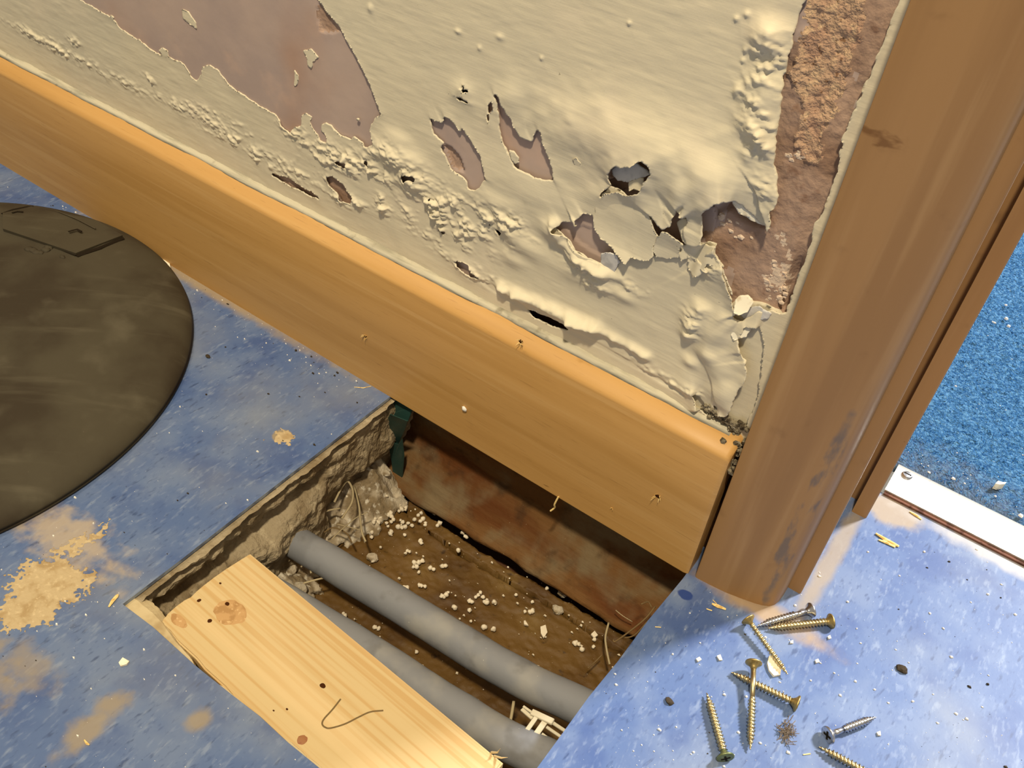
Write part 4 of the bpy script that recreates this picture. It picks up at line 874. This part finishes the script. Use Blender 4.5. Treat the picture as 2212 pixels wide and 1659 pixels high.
# nylon pipe clip between the pipes
root = tag(empty('pipe_clip', fl(1160, 1560, -.030)), 'milky white plastic pipe clip wedged between the two pipes', 'clip'); c0 = np.array(root.location)
def bar(a, b, w, t, name, material, parent, up=(0, 0, 1)):
    a = np.array(a) - c0; b = np.array(b) - c0; d = b - a; L0 = np.linalg.norm(d); d /= L0; s = np.cross(d, up); s /= np.linalg.norm(s); u = np.cross(s, d)
    V = [a + s * w * i + u * t * j for i, j in ((-.5, -.5), (.5, -.5), (.5, .5), (-.5, .5))] + [b + s * w * i + u * t * j for i, j in ((-.5, -.5), (.5, -.5), (.5, .5), (-.5, .5))]
    F = [(0, 1, 2, 3), (7, 6, 5, 4), (0, 4, 5, 1), (1, 5, 6, 2), (2, 6, 7, 3), (3, 7, 4, 0)]
    me = mesh(name, V, F); bevel(me, min(w, t) * .18, 1)
    bm = bmesh.new(); bm.from_mesh(me); bmesh.ops.recalc_face_normals(bm, faces=bm.faces[:]); bm.to_mesh(me); bm.free()
    return link(name, me, material, parent)
bar(fl(1163, 1543, -.026), fl(1128, 1592, -.030), .0024, .0010, 'strap', M_CLIP, root)
bar(fl(1182, 1552, -.026), fl(1147, 1602, -.030), .0032, .0010, 'strap', M_CLIP, root)
bar(fl(1148, 1538, -.027), fl(1195, 1560, -.025), .0036, .0018, 'crossbar', M_CLIP, root)
bar(fl(1127, 1532, -.030), fl(1150, 1552, -.028), .0020, .0012, 'tail', M_CLIP, root)
bar(fl(1130, 1526, -.031), fl(1158, 1546, -.030), .0014, .0014, 'tail', M_CLIP, root)
bar(fl(1180, 1570, -.028), fl(1212, 1592, -.030), .0016, .0010, 'tooth', M_CLIP, root)
bar(fl(1170, 1585, -.029), fl(1200, 1608, -.031), .0016, .0010, 'tooth', M_CLIP, root)
bar(fl(1192, 1560, -.026), fl(1222, 1580, -.028), .0018, .0012, 'tooth', M_CLIP, root)

# ------------------------------------------------------------------ pine batten
ZB = -0.003
e0, e1 = fl(540, 1195, ZB), fl(1080, 1649, ZB); g0, g1 = fl(345, 1345, ZB), fl(690, 1659, ZB)
ang = math.atan2(*((e1 - e0) / 2 + (g1 - g0) / 2)[[1, 0]])
root = tag(empty('pine_batten', ((e0 + g0) / 2).tolist(), ang), 'fresh pale pine batten with knot and pencil tick laid across the hole', 'batten')
ca, sa = math.cos(ang), math.sin(ang); oB = (e0 + g0) / 2
def loc(p): d = np.array(p) - oB; return np.array([ca * d[0] + sa * d[1], -sa * d[0] + ca * d[1], d[2]])
endpx = [(540, 1195), (520, 1207), (490, 1226), (460, 1247), (438, 1264), (425, 1275), (412, 1288), (398, 1295), (380, 1308), (362, 1324), (358, 1330), (350, 1338), (345, 1346)]
endl = [loc(fl(u, v, ZB)) for u, v in endpx]
yl = loc(e0)[1]; yr = loc(g0)[1]
rgt = [(loc(e1)[0] + 0.002, yr - 0.0005), (loc(e1)[0] + 0.0035, yr + 0.02), (loc(e1)[0] + 0.001, yr + 0.04), (loc(e1)[0] + 0.001, yl)]
nseg = 24
front = [(endl[-1][0] + (rgt[0][0] - endl[-1][0]) * k / nseg, yr - 0.0022 * math.sin(math.pi * k / nseg) + 0.0004 * math.sin(k * 2.1)) for k in range(1, nseg)]
outl = [(p[0], p[1]) for p in endl] + front + rgt
TH = 0.019
n = len(outl); V = [(x, y, 0) for x, y in outl] + [(x, y, -TH) for x, y in outl]
F = [tuple(range(n)), tuple(range(2 * n - 1, n - 1, -1))] + [((i + 1) % n, i, n + i, n + (i + 1) % n) for i in range(n)]
me = mesh('timber', V, F)
bm = bmesh.new(); bm.from_mesh(me); bmesh.ops.recalc_face_normals(bm, faces=bm.faces[:])
bmesh.ops.bevel(bm, geom=[e for e in bm.edges if abs(e.verts[0].co.z) < 1e-6 and abs(e.verts[1].co.z) < 1e-6], offset=0.0009, segments=2, affect='EDGES')
bm.to_mesh(me); bm.free()
link('timber', me, M_PINE, root)
def on_batten(u, v): return loc(fl(u, v, ZB))
c = on_batten(497, 1322)
lens('knot', (c[0], c[1], -0.0001), 0.0115, 0.0085, 0.0003, M_KNOT, root, 'z', 22)
for u, v, a, b in ((491, 1305, .0016, .0012), (453, 1341, .0012, .0012), (430, 1297, .0010, .0012), (697, 1481, .0017, .0013), (591, 1535, .0006, .0004), (620, 1532, .0007, .0005), (476, 1260, .0008, .0006)):
    c = on_batten(u, v); lens('pin_hole', (c[0], c[1], 0.00005), a, b, 0.00025, M_PITH, root, 'z', 10)
c = on_batten(653, 1598); lens('knot', (c[0], c[1], -0.0001), 0.0030, 0.0030, 0.0003, M_KNOT_RED, root, 'z', 16)
c = on_batten(383, 1344); lens('bark_patch', (c[0], c[1] + .001, -0.0001), 0.0075, 0.0034, 0.00025, M_KNOT, root, 'z', 16)
P = spline([on_batten(u, v) + np.array([0, 0, 0.0001]) for u, v in ((736, 1510), (718, 1533), (700, 1553), (696, 1564), (702, 1571), (714, 1573), (745, 1564), (775, 1549), (800, 1538), (828, 1535))], 6)
V, F = tube_geo(P, 0.00042, 6, 0.4); link('pencil_mark', mesh('pencil_mark', V, F), M_PENCIL, root)
for k, (u, v, dx, dz) in enumerate(((1078, 1640, 0.004, 0.006), (1072, 1632, 0.001, 0.007))):
    p = on_batten(u, v); V, F = tube_geo([p + np.array([-.003, 0, -.001]), p + np.array([dx * .3, 0, dz * .5]), p + np.array([dx, .001, dz])], [0.0007, 0.0005, 0.00008], 5); link('splinter', mesh('splinter', V, F), M_PINE, root)

# ------------------------------------------------------------------ round rubber base
R0 = 0.187; CX, CY = -0.5045, -0.1855
root = tag(empty('rubber_base', (CX, CY, 0)), 'large round dark brown rubber base lying on the blue floor by the skirting', 'rubber base')
prof = [(0.0, 0.024), (0.05, 0.0238), (0.10, 0.0228), (0.135, 0.0205), (0.155, 0.0178), (0.168, 0.0150), (0.177, 0.0122), (0.1825, 0.0096), (0.1855, 0.0068), (0.1868, 0.0050), (0.1872, 0.0038), (0.1858, 0.0028), (0.1872, 0.0018), (0.1862, 0.0), (0.0, 0.0)]
n = 160; V = []; F = []
for i, (rr, z) in enumerate(prof):
    for k in range(n):
        q = 2 * math.pi * k / n; V.append((rr * math.cos(q), rr * math.sin(q), z))
for i in range(len(prof) - 1):
    for k in range(n): F.append((i * n + k, i * n + (k + 1) % n, (i + 1) * n + (k + 1) % n, (i + 1) * n + k)[::-1])
me = mesh('disc', V, F); bm = bmesh.new(); bm.from_mesh(me); bmesh.ops.remove_doubles(bm, verts=bm.verts[:], dist=1e-6); bmesh.ops.recalc_face_normals(bm, faces=bm.faces[:]); bm.to_mesh(me); bm.free()
link('disc', me, M_RUBBER, root, True)
def ztop(x, y):
    rr = math.hypot(x, y)
    for (a, za), (b, zb) in zip(prof[:-1], prof[1:]):
        if a <= rr <= b: return za + (zb - za) * (rr - a) / (b - a)
    return 0.004
def on_disc(u, v, up=0.0):
    z = 0.015
    for _ in range(8):
        p = fl(u, v, z); z = ztop(p[0] - CX, p[1] - CY)
    return np.array([p[0] - CX, p[1] - CY, z + up])
# raised plate with shadowed sides, as a tilted slab standing a little proud of the dome
cor = [on_disc(8, 500), on_disc(165, 553), on_disc(266, 514), on_disc(210, 482), on_disc(70, 452), on_disc(8, 466)]
n = len(cor); V = [c + np.array([0, 0, 0.0026]) for c in cor] + [c + np.array([0, 0, -0.002]) for c in cor]
F = [tuple(range(n)), tuple(range(2 * n - 1, n - 1, -1))] + [((i + 1) % n, i, n + i, n + (i + 1) % n) for i in range(n)]
me = mesh('raised_plate', V, F); bm = bmesh.new(); bm.from_mesh(me); bmesh.ops.recalc_face_normals(bm, faces=bm.faces[:]); bm.to_mesh(me); bm.free()
plate = link('raised_plate', me, M_RUBBER, root); plate['label'] = 'raised angular plate moulded in the rubber'
def groove(px, w, up, name='groove', par=None, material=M_RUBBER_DARK):
    P = [on_disc(u, v, up) for u, v in px]; V, F = tube_geo(P, w, 6, 0.35); return link(name, mesh(name, V, F), material, par or root)
groove([(10, 493), (60, 508), (110, 530), (165, 553)], .0011, .0006)
groove([(165, 554), (215, 537), (266, 516)], .0019, .0006)
groove([(6, 467), (30, 458), (60, 452), (75, 452)], .0012, .0022)
groove([(75, 452), (120, 460), (170, 480), (208, 500)], .0006, .0028, 'moulded_line', plate, M_RUBBER)
groove([(150, 507), (160, 504), (168, 502), (178, 507)], .0010, .0028, 'scuff_mark', plate)
groove([(28, 466), (40, 463), (52, 464)], .0008, .0028, 'scuff_mark', plate)
for k, (u, v) in enumerate(((70, 540), (80, 545), (98, 540), (105, 536), (62, 538), (135, 555), (88, 546))):
    c = on_disc(u, v); V, F = lump_geo((0, 0, 0), .0026 if k < 5 else .0018, np.random.RandomState(k), 2, (1.4, 1, .5)); V = [v_ + c for v_ in V]; link('torn_rubber_lump', mesh('torn_rubber_lump', V, F), M_RUBBER, root, True)

# ------------------------------------------------------------------ threshold and carpet
root = tag(empty('threshold_strip', (0.35, 0.158, 0)), 'bright aluminium threshold strip between blue vinyl and blue carpet', 'threshold')
prof = [(-0.0145, 0.0), (-0.0145, 0.0028), (-0.0130, 0.0040), (-0.0060, 0.0046), (-0.0040, 0.0046), (-0.0032, 0.0040), (-0.0024, 0.0046), (0.006, 0.0048), (0.0105, 0.0044), (0.0115, 0.0038), (0.0125, 0.0042), (0.0140, 0.0034), (0.0150, 0.0020), (0.0150, 0.0)]
V, F = extrude_profile(prof, [lambda a, b, x=x: (x, a, b) for x in (-0.2795, 0.0, 0.45)])
me = mesh('strip', V, F); bm = bmesh.new(); bm.from_mesh(me); bmesh.ops.recalc_face_normals(bm, faces=bm.faces[:]); bm.to_mesh(me); bm.free()
link('strip', me, M_ALU, root)
V, F = box_geo(-0.279, 0.45, -0.0172, -0.0144, 0.0, 0.0016); link('dirt_line', mesh('dirt_line', V, F), M_ALU_DIRT, root)
sc_ = fl(1953, 1038) - np.array([0.35, 0.158, 0])
def revolve(prof, n, axis='z'):
    V = []; F = []
    for a, rr in prof:
        for k in range(n):
            q = 2 * math.pi * k / n
            V.append((rr * math.cos(q), rr * math.sin(q), a) if axis == 'z' else (a, rr * math.cos(q), rr * math.sin(q)))
    for i in range(len(prof) - 1):
        for k in range(n): F.append((i * n + k, i * n + (k + 1) % n, (i + 1) * n + (k + 1) % n, (i + 1) * n + k))
    F.append(tuple(range(n - 1, -1, -1))); F.append(tuple((len(prof) - 1) * n + k for k in range(n)))
    return V, F
V, F = revolve([(0.0042, 0.0036), (0.0054, 0.0036), (0.0064, 0.0028), (0.0066, 0.0012)], 20); V = [np.array(v) + np.array([sc_[0], sc_[1], 0]) for v in V]
so = link('fixing_screw', mesh('fixing_screw', V, F), M_STEEL, root)
V, F = box_geo(sc_[0] - .0024, sc_[0] + .0024, sc_[1] - .0004, sc_[1] + .0004, 0.0060, 0.0068); link('slot', mesh('slot', V, F), M_RECESS, so)
r = 0.0018
gx = np.arange(0.055, 0.62, r); gy = np.arange(0.170, 0.95, r); A, B = np.meshgrid(gx, gy, indexing='ij')
hh = 0.0036 + 0.0030 * (fbm(A / .004, B / .004, 3, 191) - .5) + 0.002 * (fbm(A / .05, B / .05, 2, 192) - .5)
hh *= np.clip((B - 0.168) / 0.008, 0.2, 1)
me, _ = grid_sheet('pile_backing', gx, gy, np.full(A.shape, 0.02), hh, lambda x, y, h: np.stack([x, y, h], 1), 0.004, r)
carpet = tag(empty('floor_carpet', (0.3, 0.5, 0)), 'blue corded carpet in the next room beyond the threshold', 'carpet', kind='structure')
o = link('pile_backing', me, M_CARPET); o.parent = carpet; o.matrix_parent_inverse = Matrix.Translation((-0.3, -0.5, 0))
rs = np.random.RandomState(77); NT = 26000
bx = 0.06 + rs.rand(NT) * 0.30; by = 0.174 + rs.rand(NT) * 0.50; an = rs.rand(NT) * 6.28; le = 0.002 + rs.rand(NT) * .004
zz = 0.0036 + 0.003 * (rs.rand(NT)) * np.clip((by - 0.168) / 0.008, .2, 1)
V = np.zeros((NT, 3, 3)); V[:, 0] = np.stack([bx, by, zz - .001], 1); V[:, 1] = np.stack([bx + .0005 * np.cos(an + 1.5), by + .0005 * np.sin(an + 1.5), zz - .0008], 1); V[:, 2] = np.stack([bx + le * np.cos(an), by + le * np.sin(an), zz + .001 * rs.rand(NT)], 1)
me = big_mesh('tufts', V.reshape(-1, 3), np.zeros((0, 4), int), np.arange(NT * 3).reshape(-1, 3))
o = link('tufts', me, M_TUFT); o['kind'] = 'stuff'; o.parent = carpet; o.matrix_parent_inverse = Matrix.Translation((-0.3, -0.5, 0))

# ------------------------------------------------------------------ screws
def make_screw(tip_px, head_px, L_, headr, shank, mats, label, plain=0.0, zt=0.0, zh=0.0):
    core, thr, recess = 0.62 * shank, shank, None
    tip = fl(*tip_px, 0.0) + np.array([0, 0, zt + shank]); hd = fl(*head_px, 0.0) + np.array([0, 0, zh + headr * 0.75])
    tip = fl(*tip_px, tip[2]); hd = fl(*head_px, hd[2])
    d = hd - tip; L_ = np.linalg.norm(d); d /= L_
    x = d; z = np.array([0, 0, 1.0]); y = np.cross(z, x); y /= np.linalg.norm(y); z = np.cross(x, y)
    M4 = np.eye(4); M4[:3, 0] = x; M4[:3, 1] = y; M4[:3, 2] = z; M4[:3, 3] = tip
    root = empty('wood_screw'); root.matrix_world = Matrix(M4.tolist()); tag(root, label, 'screw', 'loose wood screws on the floor')
    hl = headr * 0.80; tend = L_ - hl - plain; pitch = 0.0019
    m_ = int(tend / pitch * 9); n_ = 14; V = []; F = []
    for i in range(m_ + 1):
        s = tend * i / m_; tp = min(s / (shank * 3.2), 1.0); en = 1.0 if plain <= 0 else min((tend - s) / pitch, 1.0)
        for k in range(n_):
            ph = (s / pitch - k / n_) % 1.0; saw = max(0.0, 1 - abs(ph - 0.5) / 0.24)
            rr = (core * tp + 0.00015) + (thr - core) * saw * (0.35 + 0.65 * tp) * max(en, 0)
            q = 2 * math.pi * k / n_; V.append((s, rr * math.cos(q), rr * math.sin(q)))
    for i in range(m_):
        for k in range(n_): F.append((i * n_ + k, i * n_ + (k + 1) % n_, (i + 1) * n_ + (k + 1) % n_, (i + 1) * n_ + k)[::-1])
    F.append(tuple(range(n_)))
    link('thread', mesh('thread', V, F), mats[0], root, True)
    V, F = revolve([(tend - .0004, core * 1.02), (L_ - hl, core * 1.12)] if plain > 0 else [(tend - .0006, core), (L_ - hl + .0002, core)], 16, 'x'); F = [tuple(reversed(f)) for f in F]
    link('shank', mesh('shank', V, F), mats[0], root, True)
    V, F = revolve([(L_ - hl - .0002, core * 1.1), (L_ - hl * .72, core * 1.35), (L_ - hl * .40, headr * .62), (L_ - hl * .12, headr * .96), (L_ - hl * .02, headr), (L_ + .0004, headr * .97), (L_ + .0006, headr * .80), (L_ + .0007, headr * .1)], 24, 'x'); F = [tuple(reversed(f)) for f in F]
    h = link('head', mesh('head', V, F), mats[1], root, True)
    V, F = [], []
    for rot in (0.4, 0.4 + math.pi / 2):
        v, f = box_geo(L_ + .0002, L_ + .00085, -headr * .52, headr * .52, -headr * .12, headr * .12)
        c_, s_ = math.cos(rot), math.sin(rot); v = [(a, b * c_ - c * s_, b * s_ + c * c_) for a, b, c in v]
        F += [tuple(i + len(V) for i in q) for q in f]; V += v
    link('cross_recess', mesh('cross_recess', V, F), M_RECESS, h)
    return root
BR = (M_BRASS, M_BRASS_HEAD); ST = (M_STEEL, M_STEEL)
make_screw((1636, 1352), (1752, 1318), 0, .0044, .0023, ST, 'silver steel screw lying just behind a brass one at the foot of the architrave', 0.006)
make_screw((1660, 1357), (1795, 1342), 0, .0044, .0023, BR, 'brass-coloured screw beside the silver one at the foot of the architrave')
make_screw((1702, 1457), (1616, 1338), 0, .0042, .0017, BR, 'slim long brass screw pointing at the cream chip, tip resting over it', 0.0, 0.0014, 0.0022)
make_screw((1580, 1452), (1722, 1520), 0, .0045, .0022, BR, 'brass screw lying underneath the longer one that crosses it')
make_screw((1621, 1619), (1628, 1432), 0, .0045, .0021, BR, 'longest brass screw lying across another, plain upper shank', 0.016, 0.0, 0.0038)
make_screw((1527, 1497), (1567, 1636), 0, .0046, .0022, (M_BRASS, M_GREEN_HEAD), 'coppery screw with greenish head nearest the hole')
make_screw((1893, 1549), (1789, 1588), 0, .0047, .0022, ST, 'silver screw lying alone at the right with its head towards the viewer', 0.006)
make_screw((1769, 1613), (1925, 1696), 0, .0045, .0021, BR, 'brass screw partly cut off by the bottom edge of the picture')

# ------------------------------------------------------------------ chips, splinters, sawdust, specks
CH = [([(1660, 1420), (1667, 1414), (1676, 1424), (1686, 1444), (1684, 1460), (1670, 1463), (1660, 1450), (1656, 1435)], 'largest cream paint chip, lying under the tip of a slim screw', .0014),
      ([(342, 558), (356, 560), (366, 568), (368, 576), (371, 588), (362, 590), (352, 575)], 'cream paint chip between the rubber base and the skirting', .0014),
      ([(257, 1433), (266, 1423), (280, 1430), (275, 1437), (261, 1441)], 'greyish chip on blue vinyl in front of the hole corner', .0010),
      ([(1760, 1427), (1766, 1425), (1770, 1431), (1762, 1434)], 'small white chip right of the largest cream chip', .0008),
      ([(1503, 1424), (1510, 1421), (1515, 1426), (1507, 1431)], 'tiny white chip near the right edge of the hole', .0008),
      ([(1548, 1418), (1555, 1416), (1560, 1427), (1553, 1428)], 'tiny pinkish chip beside the white one near the hole', .0008),
      ([(1707, 1386), (1712, 1385), (1713, 1391), (1706, 1391)], 'tiny white chip right of the slim screw', .0008),
      ([(1787, 1376), (1792, 1374), (1795, 1380), (1789, 1382)], 'tiny white chip below the brass screw head by the architrave', .0008),
      ([(1893, 1583), (1900, 1581), (1902, 1590), (1896, 1590)], 'tiny white chip right of the lone silver screw', .0008),
      ([(2143, 1055), (2148, 1050), (2158, 1052), (2166, 1053), (2164, 1056), (2152, 1058)], 'beige crumb on the blue carpet near the threshold', .0050)]
for px, lab, th in CH:
    z = 0.005 if 'carpet' in lab else 0.0001
    chip('paint_chip', [fl(u, v, z) for u, v in px], th, M_CHIP, lab, 'chip', 'loose paint chips', warp=.0004)
for px, lab in (([(303, 806), (311, 799), (318, 802), (313, 813), (306, 814)], 'cream chip on the rubber base near its right rim'), ([(278, 783), (291, 782), (293, 785), (280, 788)], 'brownish thin chip on the rubber base above the cream one'), ([(156, 958), (159, 957), (163, 964), (160, 966)], 'white splinter-like chip low on the rubber base'), ([(62, 716), (72, 717), (80, 724), (76, 728), (66, 722)], 'pale flat crumb on the middle of the rubber base'), ([(0, 703), (8, 704), (8, 709), (0, 709)], 'white crumb on the rubber base at the picture edge')):
    chip('paint_chip', [on_disc(u, v, .0002) + np.array([CX, CY, 0]) for u, v in px], .0008, M_CHIP, lab, 'chip', 'chips on the rubber base')
p = face_pt(1004, 882); V, F = lump_geo((0, 0, 0), .0018, np.random.RandomState(5), 2, (1, .6, 1)); o = link('plaster_crumb', mesh('plaster_crumb', V, F), M_WHITE, None, True); o.location = p + np.array([0, -.0008, 0]); tag(o, 'white plaster crumb stuck to the middle of the skirting face', 'crumb')
SPL = [([(235, 1311), (243, 1298), (252, 1288), (255, 1284)], .0010, 'pale wood splinter at the left corner of the hole'), ([(1892, 1152), (1912, 1165), (1930, 1175), (1942, 1180)], .0014, 'ragged pale wood splinter on the floor in front of the threshold'), ([(1898, 1166), (1915, 1172), (1934, 1182)], .0011, 'second pale splinter strand beside the ragged one'), ([(1538, 1304), (1550, 1309), (1568, 1316)], .0012, 'short wood splinter at the foot of the architrave'), ([(1540, 1296), (1548, 1304)], .0005, 'hair-thin splinter at the foot of the architrave'), ([(1526, 1315), (1538, 1319)], .0007, 'small splinter left of the short one by the architrave'), ([(765, 836), (785, 838), (802, 834)], .0004, 'thin bent fibre on the vinyl next to the skirting'), ([(182, 1598), (188, 1606), (193, 1609)], .0006, 'small orange splinter on the vinyl bottom left'), ([(1735, 1630), (1751, 1628)], .0006, 'thin pinkish splinter near the bottom screws'), ([(1965, 1105), (1978, 1113), (1991, 1122)], .0009, 'whitish sliver near the threshold'), ([(1415, 1354), (1428, 1355)], .0005, 'white sliver near the right hole edge')]
for px, rad, lab in SPL:
    P = [fl(u, v, rad * .6) for u, v in px]; c = P[0]; V, F = tube_geo([q - c for q in P], [rad * (.5 if i in (0, len(P) - 1) else 1) for i in range(len(P))], 5, .6)
    o = link('wood_splinter', mesh('wood_splinter', V, F), M_SPLINTER); o.location = c; tag(o, lab, 'splinter', 'splinters on the floor')
# fluff tuft
root = tag(empty('fluff_tuft', fl(1697, 1585)), 'grey-brown tuft of fluff among the screws', 'fluff'); V, F = [], []
rs = np.random.RandomState(9)
for k in range(90):
    a = rs.randn(3) * np.array([.0017, .0024, .0008]); a[2] = abs(a[2]) + .0003; b = a + rs.randn(3) * .0022; b[2] = abs(b[2]); v, f = tube_geo([a, (a + b) / 2 + rs.randn(3) * .0004, b], .0002, 4); F += [tuple(i + len(V) for i in q) for q in f]; V += v
o = link('strands', mesh('strands', V, F), M_FUZZ, root); o['kind'] = 'stuff'
for u, v, rd, lab in ((1447, 1517, .0018, 'dark grit lump near the right edge of the hole'), (1947, 1447, .0022, 'dark brown crumb right of the screws'), (449, 771, .0016, 'dark crumb on the vinyl right of the rubber base'), (352, 0, 0, '')):
    if rd: 
        V, F = lump_geo((0, 0, 0), rd, rs, 2, (1.3, 1, .6)); o = link('grit_crumb', mesh('grit_crumb', V, F), M_GRIT); o.location = fl(u, v) + np.array([0, 0, rd * .4]); tag(o, lab, 'grit')
# sawdust
def dust(name, px, label, seed, thick=.0009):
    poly = [tuple(fl(u, v)[:2]) for u, v in px]; a = np.array(poly); r = .0006
    gx = np.arange(a[:, 0].min() - .012, a[:, 0].max() + .012, r); gy = np.arange(a[:, 1].min() - .012, a[:, 1].max() + .012, r); A, B = np.meshgrid(gx, gy, indexing='ij')
    s = -sd_poly(A, B, poly) + (fbm(A / .008, B / .008, 4, 400 + seed) - .5) * .016 + (fbm(A / .0014, B / .0014, 2, 401 + seed) - .5) * .012
    h = .0001 + thick * .5 * np.clip(s / .012, 0, 1) * (.4 + fbm(A / .004, B / .004, 3, 402 + seed))
    me, _ = grid_sheet(name, gx, gy, s, h, lambda x, y, hh: np.stack([x, y, hh], 1), .0001, r)
    return tag(link(name, me, M_SAWDUST), label, 'sawdust', kind='stuff')
dust('sawdust_pile', [(95, 1210), (140, 1205), (190, 1225), (205, 1250), (180, 1270), (150, 1300), (115, 1330), (60, 1350), (10, 1365), (0, 1330), (25, 1290), (30, 1245), (60, 1220)], 'tan sawdust patch on the blue vinyl at the left edge', 1)
dust('sawdust_pile', [(598, 935), (615, 932), (624, 944), (612, 952), (598, 950)], 'small round tan sawdust spot between rubber base and hole', 2, .0005)
dust('sawdust_pile', [(190, 1160), (235, 1130), (240, 1145), (200, 1175), (160, 1195), (120, 1190)], 'thin streak of sawdust above the larger patch', 3, .0005)
# fine specks, uncountable
def specks(name, n, sampler, size, material, label, seed):
    rs = np.random.RandomState(seed); V, F = [], []
    for k in range(n):
        p = sampler(rs); s = size * (0.30 + rs.rand() ** 3 * 1.7); a = rs.rand() * 6.28
        pts = [(math.cos(a + q) * s * (.5 + rs.rand() * .7), math.sin(a + q) * s * .6 * (.5 + rs.rand() * .7)) for q in (0, 1.6, 3.1, 4.7)]
        b = len(V); V += [(p[0] + x, p[1] + y, p[2]) for x, y in pts] + [(p[0] + x * .7, p[1] + y * .7, p[2] + s * .6) for x, y in pts]
        F += [(b + 4, b + 5, b + 6, b + 7)] + [(b + i, b + (i + 1) % 4, b + 4 + (i + 1) % 4, b + 4 + i) for i in range(4)]
    return tag(link(name, mesh(name, V, F), material), label, 'debris', kind='stuff')
from_hole = np.array(hole)
def on_floor(rs):
    while True:
        t = rs.rand()
        if t < .42: p = fl(1300 + rs.rand() * 912, 1180 + rs.rand() * 479)
        elif t < .60: x = -.60 + .37 * rs.rand(); p = np.array([x, -abs(rs.randn()) * .012 - .001, 0])
        else: p = fl(rs.rand() * 850, 380 + rs.rand() * 1279)
        if p[1] > .135 or (p[1] > -0.002 and p[0] < 0.058) or np.hypot(p[0] - CX, p[1] - CY) < R0 + .002: continue
        if sd_poly(np.array([p[0]]), np.array([p[1]]), hole)[0] < .001: continue
        return np.array([p[0], p[1], 0.0])
specks('floor_specks', 420, on_floor, .0007, M_WHITE, 'fine white plaster specks scattered over the blue vinyl', 51)
specks('dark_grit', 90, on_floor, .0009, M_GRIT, 'fine dark grit scattered over the blue vinyl', 52)
def on_base(rs):
    a = rs.rand() * 6.28; q = R0 * .92 * math.sqrt(rs.rand()); x, y = q * math.cos(a), q * math.sin(a); return np.array([CX + x, CY + y, ztop(x, y)])
specks('base_specks', 130, on_base, .0008, M_WHITE, 'fine pale specks scattered over the rubber base', 53)
def on_carpet(rs): return np.array([.07 + rs.rand() * .25, .175 + rs.rand() ** 2 * .35, .0058])
specks('carpet_specks', 170, on_carpet, .0014, M_WHITE, 'white bits scattered over the blue carpet', 54)
def in_hole(rs):
    u, v = 760 + rs.rand() * 620, 1090 + rs.rand() * 400; p = settle(u, v, .0012); return p
specks('hole_specks', 260, in_hole, .0008, M_FOAM, 'fine pale crumbs scattered over the bottom of the hole', 55)
